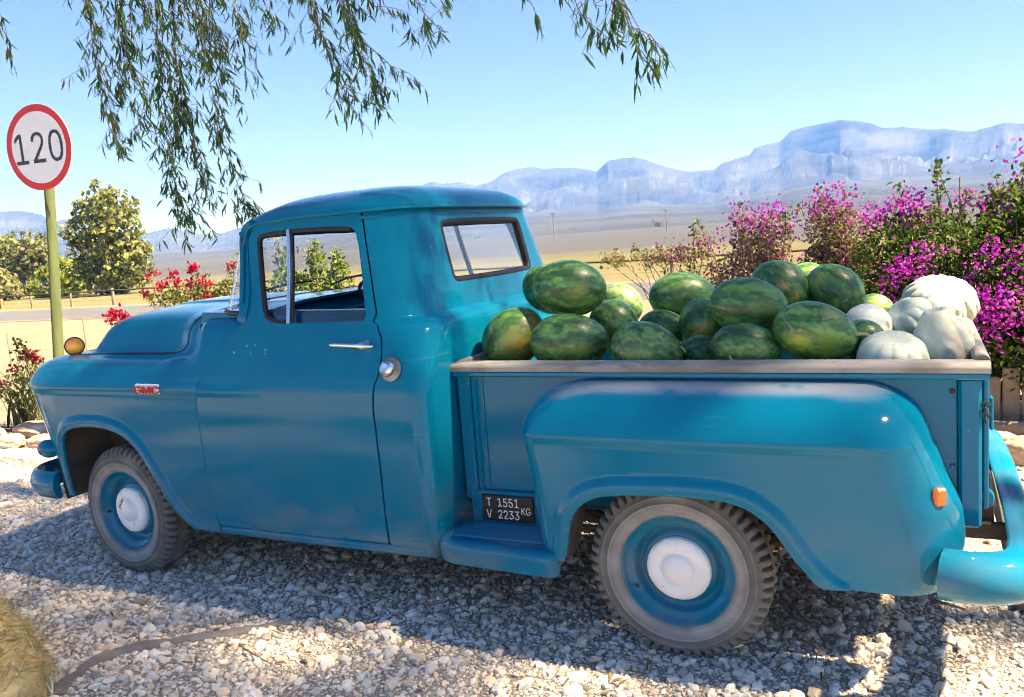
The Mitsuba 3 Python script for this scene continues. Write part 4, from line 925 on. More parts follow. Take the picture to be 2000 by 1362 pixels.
# gravel: a bed of fines and the stones on it
def grav_fn(p, n, uv):
    d1, d2, r = voronoi(p.x * 62, p.y * 62)
    b = fbm(p.x * 3, p.y * 3, 0, 3)
    c = mix((.32, .28, .225), (.52, .465, .39), r)
    c = mix((.15, .13, .12), c, smoothstep(.03, .25, d2 - d1))
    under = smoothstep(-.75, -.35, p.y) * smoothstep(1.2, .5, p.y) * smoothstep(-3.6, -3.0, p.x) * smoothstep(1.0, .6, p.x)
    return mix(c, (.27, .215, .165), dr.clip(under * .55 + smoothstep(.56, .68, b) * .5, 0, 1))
mat('gravel_fines', proc(grav_fn), rough=.95, spec=.2, bump=proc(lambda p, n, uv: smoothstep(.0, .4, voronoi(p.x * 62, p.y * 62)[1] - voronoi(p.x * 62, p.y * 62)[0]), .002), bscale=.006)
GR = Polygon(rounded([(-7.4, .75), (-6.0, 1.35), (-3.2, 1.7), (-.5, 2.2), (1.15, 2.62), (4.5, 2.5), (10, -4), (12, -15), (-10, -17), (-14, -3.0)], .6))
v2, f2 = trimesh.creation.triangulate_polygon(GR.simplify(.01), engine='earcut')
k = thing('gravel_bed', 'packed grey gravel of the parking place', kind='structure')
gm = trimesh.Trimesh(np.c_[v2, np.zeros(len(v2))], f2, process=False)
if gm.face_normals[0][2] < 0: gm.faces = gm.faces[:, ::-1]
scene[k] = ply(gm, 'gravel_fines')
def stones(rg, xy, size, tint):
    """Pebbles: small uneven many-sided stones, in one mesh with a colour each."""
    shp = []
    for q in range(24):
        m = icos(1) if q < 9 else icos(0); v = m.vertices + rg.normal(size=m.vertices.shape) * .10 + (meshkit.noise(m.vertices * 1.3 + q * 5)[:, None] - .5) * m.vertices * .5
        v = v * np.array([1, rg.uniform(.62, .95), rg.uniform(.42, .7)]); shp.append((v, m.faces))
    big = size > np.quantile(size, .93)
    pick = np.where(big, rg.integers(0, 9, len(xy)), rg.integers(9, 24, len(xy))); V, F_, C_ = [], [], []; at = 0
    for q in range(24):
        idx = np.nonzero(pick == q)[0]; v, f = shp[q]
        if not len(idx): continue
        a = rg.random(len(idx)) * 2 * np.pi; tl = rg.normal(size=(len(idx), 2)) * .22
        c, s = np.cos(a), np.sin(a); z0 = np.zeros_like(c); R = np.stack([np.stack([c, -s, tl[:, 0]], -1), np.stack([s, c, tl[:, 1]], -1), np.stack([-tl[:, 0], -tl[:, 1], z0 + 1], -1)], 1)
        w = np.einsum('nij,vj->nvi', R, v) * size[idx, None, None] + np.c_[xy[idx], size[idx] * .22 - .001][:, None]
        V.append(w.reshape(-1, 3)); F_.append((f[None] + (np.arange(len(idx)) * len(v))[:, None, None] + at).reshape(-1, 3)); C_.append(np.repeat(tint[idx], len(v), 0)); at += w.shape[0] * w.shape[1]
    return np.vstack(V), np.vstack(F_), np.vstack(C_)
rg = np.random.default_rng(11)
def spots(x0, x1, y0, y1, cell):
    a, b = np.meshgrid(np.arange(x0, x1, cell), np.arange(y0, y1, cell), indexing='ij'); p = np.stack([a.ravel(), b.ravel()], 1); return p + rg.uniform(-.62, .62, p.shape) * cell
P1 = spots(-5.6, 1.9, -2.25, .35, .0182)
P1 = P1[(P1[:, 1] > -1.62 - .16 * (P1[:, 0] + .5) * -1 * (P1[:, 0] < -.5) - .0) | (P1[:, 0] < -2.2)]
P1 = P1[P1[:, 1] > -1.25 + .45 * (P1[:, 0] - .2) * (P1[:, 0] > .2) - .28 * (.2 - P1[:, 0]) * (P1[:, 0] <= .2) - .3]
P2 = spots(-8.5, -3.0, -.2, 1.5, .034); P2 = P2[P2[:, 0] < -5.55 + 10 * (P2[:, 1] > .33)]
P3 = spots(.7, 2.6, .3, 2.5, .034); P4 = spots(-3.0, .7, .33, 2.0, .05)
XY = np.vstack([P1, P2, P3, P4]); q = np.c_[XY, np.zeros(len(XY))] - CAM_AT; dz = q @ CAM_F; RR = np.cross(CAM_F, CAM_U); RR /= np.linalg.norm(RR)
XY = XY[(np.abs(q @ RR) < .72 * dz) & (q @ np.cross(RR, CAM_F) > -.52 * dz)]   # a little more than the picture shows
keep = shapely.contains_xy(GR.buffer(-.02), XY[:, 0], XY[:, 1]) ; XY = XY[keep]
sz = np.exp(rg.normal(math.log(.0086), .46, len(XY))); sz = np.clip(sz, .005, .033)
g = rg.random(len(XY)); tone = np.clip(rg.normal(.66, .10, len(XY)), .25, .80)
tint = np.stack([tone, tone * .91, tone * .77], 1)
warm = g < .20; tint[warm] *= [1.0, .86, .76]; cool = g > .72; tint[cool] *= [.93, .97, 1.03]; dk = (g > .46) & (g < .52); tint[dk] *= .42
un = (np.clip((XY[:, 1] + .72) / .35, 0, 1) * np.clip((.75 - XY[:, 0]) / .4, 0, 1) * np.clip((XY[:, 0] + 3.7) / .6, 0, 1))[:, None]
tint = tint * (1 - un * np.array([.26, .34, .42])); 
bare = meshkit.fbm(np.c_[XY * 2.1, np.zeros(len(XY))], 3) + .10 * rg.random(len(XY)) - .07 * un[:, 0]; kp = bare > .06; XY, sz, tint = XY[kp], sz[kp], tint[kp]
v, f, c = stones(rg, XY, sz, tint)
scene['stone'] = two({'type': 'principled', 'base_color': {'type': 'mesh_attribute', 'name': 'vertex_color'}, 'roughness': .8, 'specular': .3})
k = thing('gravel', 'loose grey and white gravel stones covering the parking place', 'gravel', kind='stuff')
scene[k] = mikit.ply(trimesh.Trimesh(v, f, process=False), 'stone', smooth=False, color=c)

# mountains
def az(px, py): # direction of a skyline point
    d = np.array([-.4375, .8889, -.1349]) + (px - 1000) / 1629.66 * np.array([.8985, .4315, -.0759]) - (py - 681) / 1629.66 * CAM_U
    return math.atan2(d[0], d[1]), d[2] / math.hypot(d[0], d[1])
SKY_R = [(-900, 470), (-600, 440), (-300, 425), (-100, 412), (0, 408), (40, 409), (80, 417), (105, 430), (125, 424), (165, 430), (210, 442), (250, 455), (290, 452), (330, 444), (352, 448), (400, 458), (440, 452), (480, 440), (560, 420), (650, 395), (740, 372), (800, 362), (845, 351), (862, 356), (900, 352), (930, 360), (955, 352), (985, 334), (1010, 326), (1040, 322), (1060, 326), (1090, 325), (1140, 325), (1165, 331), (1185, 312), (1215, 306), (1240, 304), (1265, 309), (1290, 318), (1340, 331), (1395, 331), (1410, 318), (1440, 308), (1465, 300), (1475, 285), (1495, 278), (1522, 274), (1545, 250), (1575, 240), (1605, 233), (1640, 226), (1670, 229), (1700, 233), (1720, 243), (1750, 241), (1830, 247), (1900, 250), (1935, 240), (1960, 232), (2000, 236), (2100, 215), (2300, 240), (2600, 300), (3000, 330)]
sk = np.array([az(a, b) for a, b in SKY_R]); sk = sk[np.argsort(sk[:, 0])]
def rock_fn(p, n, uv):
    a = fbm(p.x * .004, p.y * .004, p.z * .011, 5)
    rock = mix((.012, .017, .026), (.080, .083, .090), smoothstep(.3, .7, a))
    veg = mix((.016, .021, .024), (.036, .040, .045), fbm(p.x * .011, p.y * .011, p.z * .01, 4))
    return mix(rock, veg, smoothstep(.60, .9, n.z + .5 * (a - .5)) * .8)
mat('rock', proc(rock_fn), rough=.95, spec=.1)
def range_mesh(a0, a1, na, r0, rc, r1, scale, seed, low=.26):
    A = np.linspace(a0, a1, na); S = np.r_[np.linspace(0, .62, 14), np.linspace(.66, 1.0, 46), np.linspace(1.05, 1.5, 8)]
    aa, ss = np.meshgrid(A, S, indexing='ij')
    crest = np.interp(aa, sk[:, 0], sk[:, 1]) * scale
    R_c = rc * (1 + .16 * (meshkit.fbm(np.stack([aa * 7, 0 * aa, 0 * aa + seed], -1), 3) - .5))
    rr = r0 + (R_c - r0) * ss
    u = np.clip(ss, 0, 1)
    prof = low * (u / .66) ** 1.5 * (u < .66) + (u >= .66) * (low + (1 - low) * (1 - (1 - np.clip((u - .66) / .34, 0, 1)) ** 1.35))
    prof = np.where(ss > 1, 1 - .55 * (ss - 1) / .5, prof)
    # gullies and spurs running down from the crest, ledges across the cliffs
    q = aa * 34 + 2.2 * (meshkit.fbm(np.stack([aa * 22, ss * 5, 0 * aa + seed], -1), 3) - .5)
    wx, wy = rr * np.sin(aa) / 720, rr * np.cos(aa) / 720
    rid = .15 * np.abs(2 * meshkit.fbm(np.stack([q, ss * 1.6, 0 * aa + seed + 3], -1), 4) - 1) + .85 * np.clip(1.5 * np.abs(2 * meshkit.fbm(np.stack([wx * 1.5 + wy * .5, wy * 1.1 - wx * .6, 0 * aa + seed + 5], -1), 5) - 1), 0, 1)
    rid2 = np.abs(2 * meshkit.fbm(np.stack([aa * 120, ss * 14, 0 * aa + seed + 9], -1), 3) - 1)
    mask = sst(.50, .74, ss) * (1 - sst(.93, 1.0, ss) * .92)
    prof = prof * (1 - mask * (.62 * (1 - rid) ** 2.2 * .9 + .10 * (1 - rid2))) + mask * .05 * (rid - .4)
    h = crest * R_c * prof + CAM_AT[2] * 0 + 1.6
    h = h * sst(0, .08, ss) + (-4.0) * (1 - sst(0, .08, ss))
    P = np.stack([CAM_AT[0] + rr * np.sin(aa), CAM_AT[1] + rr * np.cos(aa), h], -1)
    i, j = np.meshgrid(np.arange(na - 1), np.arange(len(S) - 1), indexing='ij'); n = len(S)
    m = tri(P.reshape(-1, 3), np.stack([i * n + j, i * n + j + 1, (i + 1) * n + j + 1, (i + 1) * n + j], -1).reshape(-1, 4))
    if m.face_normals[:, 2].mean() < 0: m.faces = m.faces[:, ::-1]
    return m
k = thing('mountain', 'hazy blue rocky mountain range along the horizon', kind='structure')
mtn = range_mesh(-1.25, .62, 900, 650, 3900, 7600, 1.0, 1.5); scene[k] = ply(mtn, 'rock', True); HTOP = float(mtn.vertices[:, 2].max()) + 12

# haze between here and the mountains
scene['haze_medium'] = {'type': 'homogeneous', 'albedo': {'type': 'rgb', 'value': [.95, .95, .95]}, 'sigma_t': {'type': 'rgb', 'value': [HAZE * .42, HAZE * .95, HAZE * 2.6]}}
k = thing('haze', 'thin blue haze over the valley', 'haze', kind='stuff')
scene[k] = {'type': 'cube', 'to_world': T().translate([0, 0, HTOP / 2 - 4]).scale([9000, 9000, HTOP / 2 + 4]), 'bsdf': {'type': 'null'}, 'interior': {'type': 'ref', 'id': 'haze_medium'}}
scene['camera']['medium'] = {'type': 'ref', 'id': 'haze_medium'}
# ---- plants -------------------------------------------------------------------
def leafmat(name, trans, rough=.5):
    scene[name] = {'type': 'principledthin', 'base_color': {'type': 'mesh_attribute', 'name': 'vertex_color'}, 'roughness': rough, 'diff_trans': trans, 'spec_trans': 0., 'eta': 1.4}
leafmat('leaf', .75, .45); leafmat('petal', .8, .6)
def barkmat(name, a, b): mat(name, proc(lambda p, n, uv: mix(a, b, fbm(p.x * 9, p.y * 9, p.z * 3, 3))), rough=.9, spec=.2)
barkmat('bark', (.10, .08, .06), (.26, .21, .16)); barkmat('twig_bark', (.16, .11, .07), (.30, .23, .15)); barkmat('green_stem', (.08, .11, .04), (.17, .16, .07))
def unit(v): return v / (np.linalg.norm(v, axis=-1, keepdims=True) + 1e-12)
def leaves(rg, at, dirs, L, W, fold=.25, roll=None, bend=.15):
    """Leaf blades of six points and four faces: at the stalks' ends, along dirs, folded on the midrib and bent."""
    n = len(at); d = unit(dirs); r = rg.normal(size=(n, 3)) if roll is None else roll
    s = unit(np.cross(d, r)); u = np.cross(s, d)
    L = np.broadcast_to(L, n)[:, None]; W = np.broadcast_to(W, n)[:, None]
    p = [at, at + d * L * .35 + s * W * .5 + u * W * fold, at + d * L * .35 - s * W * .5 + u * W * fold, at + d * L * .38,
         at + d * L * .70 + s * W * .36 - u * L * bend * .4 + u * W * fold * .7, at + d * L * .70 - s * W * .36 - u * L * bend * .4 + u * W * fold * .7, at + d * L - u * L * bend]
    v = np.stack(p, 1).reshape(-1, 3)
    f = np.array([[0, 1, 3], [0, 3, 2], [1, 4, 3], [3, 5, 2], [3, 4, 6], [3, 6, 5]])
    return v, (f[None] + 7 * np.arange(n)[:, None, None]).reshape(-1, 3), 7
def cards(rg, at, nrm, S):
    """Small uneven leaf clumps for plants far away: four-cornered, folded."""
    n = len(at); a = unit(np.cross(nrm, rg.normal(size=(n, 3)))); b = np.cross(unit(nrm), a); S = np.broadcast_to(S, n)[:, None]
    k = lambda: rg.uniform(.5, 1.1, (n, 1))
    v = np.stack([at + a * S * k(), at + b * S * k() * .7 + nrm * S * .2, at - a * S * k(), at - b * S * k() * .7 - nrm * S * .15], 1).reshape(-1, 3)
    return v, (np.array([[0, 1, 2], [0, 2, 3]])[None] + 4 * np.arange(n)[:, None, None]).reshape(-1, 3), 4
def shade(rg, n, cols, spread=.22):
    """One colour per leaf from a list of colours, with some scatter."""
    c = np.array(cols)[rg.integers(0, len(cols), n)]; return np.clip(c * np.exp(rg.normal(size=(n, 1)) * spread) * np.exp(rg.normal(size=(n, 3)) * .06), .004, .9)
def leafpart(parent, name, vfk, col, m='leaf', kind='stuff'):
    v, f, k = vfk; return part(parent, name, mikit.ply(trimesh.Trimesh(v, f, process=False), m, smooth=False, color=np.repeat(col, k, 0)), kind=kind)
def in_blobs(rg, blobs, n, shell=.55):
    """Points in a union of ellipsoids, more of them near the outside; also the outward directions."""
    b = np.array(blobs, float); w = (b[:, 3] * b[:, 4] * b[:, 5]) ** (2 / 3); idx = rg.choice(len(b), n, p=w / w.sum())
    d = unit(rg.normal(size=(n, 3))); r = np.where(rg.random(n) < shell, rg.uniform(.8, 1.08, n), rg.random(n) ** .5)
    return b[idx, :3] + d * b[idx, 3:6] * r[:, None], d
def stems(rg, base, ends, r0, wob=.06, k=5, n=8):
    ms = []
    for e in ends:
        b = np.asarray(base, float) + rg.normal(size=3) * [.03, .03, 0]; e = np.asarray(e, float); t = np.linspace(0, 1, n)[:, None]
        p = b + (e - b) * t + np.array([0, 0, 1.]) * (np.sin(t * np.pi) * .12 * np.linalg.norm(e[:2] - b[:2])) + np.cumsum(rg.normal(size=(n, 3)), 0) * wob / n * np.sin(t * np.pi)
        ms.append(tube(p, r0, k, scale=np.linspace(1, .35, n)))
    return cat(*ms)

# the hanging gum tree overhead: trunk and crown stand out of the picture, sprays hang into it
gt = thing('gum_tree', 'overhanging gum tree with long narrow leaves drooping into the top of the view', 'tree')
DR = [
    ('A', [(-3.72, 0.04, 3.41), (-3.71, -0.02, 3.04), (-3.68, -0.04, 2.79), (-3.64, -0.06, 2.54), (-3.56, -0.05, 2.32)]),
    ('A', [(-3.54, 0.21, 3.42), (-3.57, 0.14, 3.04), (-3.63, 0.07, 2.77), (-3.65, 0.04, 2.64)]),
    ('A', [(-3.66, 0.48, 3.50), (-3.63, 0.41, 2.97), (-3.61, 0.38, 2.64), (-3.58, 0.34, 2.31), (-3.49, 0.32, 1.90)]),
    ('A', [(-3.48, 0.44, 3.46), (-3.44, 0.37, 2.87), (-3.37, 0.35, 2.51), (-3.33, 0.32, 2.18), (-3.36, 0.27, 1.96)]),
    ('A', [(-3.09, 0.34, 3.36), (-3.03, 0.31, 2.98), (-2.94, 0.34, 2.82), (-2.84, 0.37, 2.72)]),
    ('A', [(-3.28, 0.44, 3.36), (-3.22, 0.39, 2.87), (-3.17, 0.38, 2.58), (-3.11, 0.36, 2.26), (-3.04, 0.36, 2.06), (-2.95, 0.37, 1.83)]),
    ('A', [(-3.12, 0.55, 3.38), (-3.03, 0.55, 3.09), (-2.95, 0.56, 2.89)]),
    ('A', [(-3.62, 0.13, 3.41), (-3.57, 0.08, 2.97), (-3.46, 0.09, 2.65), (-3.49, 0.04, 2.44)]),
    ('A', [(-3.03, 0.74, 3.41), (-2.95, 0.74, 3.17), (-2.90, 0.75, 3.07)]),
    ('A', [(-3.24, 0.28, 3.37), (-3.13, 0.28, 3.02), (-2.99, 0.30, 2.70)]),
    ('A', [(-3.55, 0.29, 3.41), (-3.49, 0.26, 3.05), (-3.41, 0.26, 2.76), (-3.35, 0.23, 2.40)]),
    ('B', [(-2.40, 0.45, 3.25), (-2.35, 0.43, 2.95), (-2.27, 0.43, 2.70), (-2.18, 0.44, 2.44)]),
    ('B', [(-2.27, 0.47, 3.23), (-2.16, 0.48, 2.95), (-2.08, 0.48, 2.71), (-2.00, 0.48, 2.50)]),
    ('B', [(-2.18, 0.60, 3.24), (-2.07, 0.62, 3.02), (-1.95, 0.67, 2.95)]),
    ('B', [(-2.31, 0.63, 3.27), (-2.20, 0.62, 2.90), (-2.02, 0.67, 2.67)]),
    ('B', [(-2.57, 0.63, 3.32), (-2.59, 0.58, 3.06)]),
    ('C', [(-1.74, 0.51, 3.11), (-1.69, 0.51, 2.93), (-1.59, 0.54, 2.78)]),
    ('C', [(-1.76, 0.71, 3.16), (-1.66, 0.74, 2.97)]),
    ('D', [(-0.67, -0.37, 2.69), (-0.62, -0.37, 2.54)]),
    ('D', [(-0.42, -0.48, 2.63), (-0.38, -0.49, 2.47), (-0.30, -0.46, 2.38)]),
    ('D', [(-0.24, -0.56, 2.58), (-0.17, -0.56, 2.40), (-0.12, -0.56, 2.24)]),
    ('D', [(-0.37, -0.06, 2.72), (-0.29, -0.05, 2.50), (-0.20, -0.03, 2.35)]),
    ('D', [(-0.35, -0.44, 2.63), (-0.32, -0.45, 2.47)]),
    ('E', [(-4.05, -0.35, 3.33), (-4.01, -0.38, 3.03)]),
]
rg = np.random.default_rng(21)
limb = [curve([(-8.6, .2, 0), (-8.3, .2, 1.5), (-7.6, .1, 3.4), (-6.2, .2, 4.9), (-4.2, .3, 5.7), (-1.6, .1, 6.1), (1.0, -.3, 6.2), (3.4, -.6, 5.9)], 50), curve([(-6.2, .2, 4.9), (-5.2, -.9, 5.8), (-3.2, -1.7, 6.3), (-.8, -2.0, 6.5), (1.8, -2.0, 6.3)], 30),
        curve([(-4.2, .3, 5.7), (-3.2, 1.2, 6.2), (-1.2, 1.3, 6.5), (1.2, .9, 6.6), (3.6, .6, 6.2)], 30), curve([(-5.0, .2, 5.5), (-4.4, .4, 4.9), (-3.9, .3, 4.0)], 14), curve([(-1.6, .1, 6.1), (-1.9, .4, 5.0), (-2.2, .55, 3.9)], 14), curve([(1.0, -.3, 6.2), (.4, -.4, 4.6), (-.2, -.45, 3.1)], 14), curve([(-4.2, .3, 5.7), (-3.6, .4, 4.8), (-3.3, .45, 3.9)], 14)]
part(gt, 'trunk', ply(tube(limb[0], .20, 12, scale=np.linspace(1.2, .16, 50)), 'bark', True))
for i, q in enumerate(limb[1:]): part(gt, 'branch', ply(tube(q, .07 if i < 2 else .03, 8, scale=np.linspace(1, .3, len(q))), 'bark', True))
anchors = {'A': limb[3][-1], 'B': limb[4][-1], 'C': limb[4][-1], 'D': limb[5][-1], 'E': limb[3][-1]}
tw, LP_, LD_, LC_, LL_, LW_ = [], [], [], [], [], []
GUM = [(.060, .135, .035), (.042, .105, .038), (.085, .165, .045), (.032, .085, .036), (.12, .17, .045)]
def spray(q, n_side, spread, nleaf, big, rng):
    tw.append(tube(q, .0042, 5, scale=np.linspace(1, .4, len(q))))
    for s in range(n_side):
        i = rng.integers(int(len(q) * .12), len(q)); b = q[i]; L = rng.uniform(.08, .29) * spread
        e = b + np.array([rng.normal() * .42 * L + .12 * L, rng.normal() * .42 * L, -L * rng.uniform(.5, 1.)])
        m = curve([b, b * .5 + e * .5 + rng.normal(size=3) * .02 + [0, 0, .02], e], 7); tw.append(tube(m, .0021, 4, scale=np.linspace(1, .5, 7)))
        k = max(2, int(nleaf * L / .2)); t = rng.random(k) * (len(m) - 1); i0 = t.astype(int); p = m[i0] + (m[np.minimum(i0 + 1, 6)] - m[i0]) * (t - i0)[:, None]
        LP_.append(p); LD_.append(np.array([.10, 0, -1.]) + rng.normal(size=(k, 3)) * [.38, .38, .28]); LC_.append(shade(rng, k, GUM + ([(.16, .085, .035)] if rng.random() < .12 else []), .2)); LL_.append(rng.uniform(.055, .105, k) * big); LW_.append(rng.uniform(.009, .0145, k) * big)
for key, pts in DR:
    q = curve([anchors[key], np.array(pts[0]) * .75 + anchors[key] * .25 + [0, 0, .12], *[np.array(p) for p in pts]], 40)
    ln = np.linalg.norm(np.array(pts[-1]) - pts[0]); big = 1.0
    spray(q[8:], int(40 * ln) + 7, 1.0 if key != 'D' else .75, 8, big, rg)
tips = np.vstack(LP_)
part(gt, 'hanging_twigs', ply(cat(*tw), 'twig_bark', True), kind='stuff')
leafpart(gt, 'hanging_leaves', leaves(rg, np.vstack(LP_), np.vstack(LD_), np.concatenate(LL_), np.concatenate(LW_), fold=.2, bend=.18), np.vstack(LC_))
rg = np.random.default_rng(23); p, d = in_blobs(rg, [(-4.2, .3, 5.9, .9, .7, .5), (-1.6, .1, 6.3, .9, .6, .45), (.9, -.3, 6.4, .8, .6, .4), (-7.4, .1, 4.6, .9, .8, .7)], 5000, .3); n = len(p)
leafpart(gt, 'crown', cards(rg, p, unit(rg.normal(size=(n, 3)) + [0, 0, .6]), rg.uniform(.03, .06, n)), shade(rg, n, GUM, .2))
# a tall tree to the right, out of the picture: its crown shades the truck
gt = thing('shade_tree', 'tall tree right of the view that throws the dappled shade over the truck', 'tree')
rg = np.random.default_rng(22)
tl = curve([(8.3, 1.3, 0), (8.2, 1.2, 3), (7.6, .9, 6.5), (6.4, .3, 9.5), (4.6, -.4, 11.4)], 30)
part(gt, 'trunk', ply(tube(tl, .17, 12, scale=np.linspace(1.3, .3, 30)), 'bark', True))
for x, y, z, rx, ry in CROWN: part(gt, 'branch', ply(tube(curve([tl[18 if x > 5 else 22], (np.array([x, y, z]) + tl[20]) / 2 + [0, 0, .2], (x, y, z)], 12), .05, 6, scale=np.linspace(1, .3, 12)), 'bark', True))
CR = [(x, y, z, rx, ry, .55) for x, y, z, rx, ry in CROWN]
p, d = in_blobs(rg, CR, NCROWN, .2)
hole = meshkit.fbm(p * np.array([1.5, 1.5, .6]) + 3, 3) < .575
p = p[hole]; d = d[hole]; n = len(p)
leafpart(gt, 'crown', cards(rg, p, unit(rg.normal(size=(n, 3)) + [0, 0, .6]), rg.uniform(.045, .08, n)), shade(rg, n, GUM, .2))

# bougainvillea hedge: four plants
BG = [(.075, .125, .022), (.05, .09, .02), (.11, .16, .03), (.15, .19, .035), (.038, .066, .018)]
BRACT = [(.30, .014, .30), (.40, .025, .37), (.23, .012, .34), (.46, .05, .38), (.46, .10, .42)]
DRY = [(.20, .14, .085), (.27, .20, .12), (.17, .10, .07), (.30, .25, .13)]
def bracts(rg, clusters, spread=.072, size=.026, cols=BRACT):
    P, D, C = [], [], []
    for x, y, z, n in clusters:
        n = int(n * 2.5); P.append(np.array([x, y, z]) + rg.normal(size=(n, 3)) * spread * np.array([1, 1, .85])); D.append(rg.normal(size=(n, 3))); C.append(shade(rg, n, cols, .2))
    return np.vstack(P), np.vstack(D), np.vstack(C)
def boug(seed, label, base, blobs, nleaf, flowers, shoots, leafcols, lsize=.045, nst=26, dry=0, fsize=.030):
    rg = np.random.default_rng(seed); t = thing('bougainvillea', label, 'shrub', 'flowering shrubs of the hedge')
    e, _ = in_blobs(rg, blobs, nst, .9)
    ends = list(e) + [np.array(s[:3]) for s in shoots]
    part(t, 'stem', ply(stems(rg, base, ends, .011, .35), 'twig_bark', True), kind='stuff')
    p, d = in_blobs(rg, blobs, nleaf, .62)
    lump = meshkit.fbm(p * 4.2 + seed, 3); keep = lump > .37; p, d = p[keep], d[keep]
    for s in shoots:   # leaves up the long shoots
        k = 26; q = np.array(s[:3]) + np.c_[rg.normal(size=k) * .028, rg.normal(size=k) * .028, -rg.uniform(-.02, .16, k)]; p = np.vstack([p, q]); d = np.vstack([d, rg.normal(size=(k, 3)) + [0, 0, .3]])
    n = len(p); leafpart(t, 'foliage', leaves(rg, p, d * .6 + rg.normal(size=(n, 3)) + [0, -.1, -.25], rg.uniform(.7, 1.25, n) * lsize, rg.uniform(.4, .62, n) * lsize), shade(rg, n, leafcols, .26))
    if dry:
        p, d = in_blobs(rg, blobs, dry, .4); n = len(p); leafpart(t, 'dry_leaves', leaves(rg, p, rg.normal(size=(n, 3)), .030, .018), shade(rg, n, DRY, .25))
    P, D, C = bracts(rg, flowers); n = len(P); leafpart(t, 'flowers', leaves(rg, P, D, rg.uniform(.8, 1.25, n) * fsize, rg.uniform(.7, 1.0, n) * fsize, fold=.35, bend=-.1), C, 'petal')
    return t
FL_R = [ (0.57, 3.55, 1.53, 26), (0.65, 3.55, 1.58, 26), (0.72, 3.55, 1.56, 22), (0.77, 3.55, 1.63, 26), (0.83, 3.55, 1.55, 26), (0.84, 3.55, 1.47, 22), (0.75, 3.55, 1.43, 16), (0.48, 3.55, 1.52, 18), (0.44, 3.55, 1.46, 14), (1.21, 3.55, 1.58, 16), (1.12, 3.55, 1.56, 10), (1.49, 3.55, 1.91, 10), (1.48, 3.55, 1.65, 10), (1.44, 3.55, 1.48, 10), (1.49, 3.55, 1.40, 12), (1.39, 3.55, 1.58, 8) ]
FL_R2 = [ (0.86, 3.05, 1.26, 20), (0.77, 3.05, 1.20, 18), (0.72, 3.05, 1.13, 22), (0.67, 3.05, 1.08, 18), (0.81, 3.05, 1.15, 12), (1.32, 3.05, 1.25, 18), (1.37, 3.05, 1.21, 16), (1.29, 3.05, 1.19, 12), (1.31, 3.05, 1.28, 10), (1.13, 3.05, 1.05, 14), (1.15, 3.05, 1.00, 12), (1.45, 3.05, 1.06, 10), (1.42, 3.05, 1.13, 8), (0.49, 3.05, 0.87, 8), (0.63, 3.05, 0.91, 8) ]
FL_R3 = [ (1.23, 2.75, 0.92, 22), (1.29, 2.75, 0.95, 22), (1.26, 2.75, 0.87, 18), (1.18, 2.75, 0.89, 14), (1.21, 2.75, 0.80, 14), (1.33, 2.75, 0.85, 14), (1.30, 2.75, 0.78, 12), (1.42, 2.75, 0.88, 14), (1.39, 2.75, 0.79, 12), (1.23, 2.75, 0.69, 8), (1.36, 2.75, 0.67, 8), (1.18, 2.75, 0.67, 6), (1.44, 2.75, 0.70, 8) ]
FL_1 = [ (-0.75, 4.60, 1.71, 10), (-0.71, 4.60, 1.61, 18), (-0.78, 4.60, 1.52, 16), (-0.66, 4.60, 1.53, 14), (-0.54, 4.60, 1.57, 18), (-0.47, 4.60, 1.62, 18), (-0.39, 4.60, 1.66, 18), (-0.42, 4.60, 1.52, 14), (-0.35, 4.60, 1.54, 12), (-0.76, 4.60, 1.42, 14), (-0.57, 4.60, 1.43, 14), (-0.47, 4.60, 1.40, 16), (-0.52, 4.60, 1.33, 14), (-0.40, 4.60, 1.44, 10), (-0.65, 4.60, 1.29, 12), (-0.72, 4.60, 1.22, 8), (-0.58, 4.60, 1.23, 8), (-0.85, 4.60, 1.15, 12), (-0.78, 4.60, 1.04, 10), (-0.87, 4.60, 1.12, 8), (-0.38, 4.60, 1.22, 12), (-0.29, 4.60, 1.19, 8), (-0.48, 4.60, 1.18, 10), (-0.96, 4.60, 1.36, 8), (-1.01, 4.60, 1.36, 8) ]
FL_2 = [ (0.06, 4.20, 1.78, 12), (0.04, 4.20, 1.69, 16), (0.10, 4.20, 1.67, 14), (-0.01, 4.20, 1.59, 10), (0.05, 4.20, 1.54, 10), (0.21, 4.20, 1.72, 12), (0.25, 4.20, 1.68, 12), (0.18, 4.20, 1.57, 14), (0.12, 4.20, 1.53, 10), (0.28, 4.20, 1.52, 10), (-0.10, 4.20, 1.37, 8), (0.15, 4.20, 1.21, 14), (0.24, 4.20, 1.25, 14), (0.28, 4.20, 1.12, 12), (0.19, 4.20, 1.12, 10), (0.32, 4.20, 1.20, 12), (0.11, 4.20, 1.26, 10), (0.40, 4.20, 1.11, 10), (0.23, 4.20, 1.01, 10), (0.36, 4.20, 0.93, 8) ]
FL_3 = [ (-1.43, 4.90, 1.29, 14), (-1.48, 4.90, 1.27, 10), (-1.37, 4.90, 1.32, 8), (-1.67, 4.90, 1.39, 3), (-0.89, 4.90, 0.79, 10), (-0.84, 4.90, 0.84, 10), (-1.00, 4.90, 0.77, 8), (-0.79, 4.90, 0.92, 8), (-0.64, 4.90, 0.76, 10), (-1.10, 4.90, 0.93, 6) ]
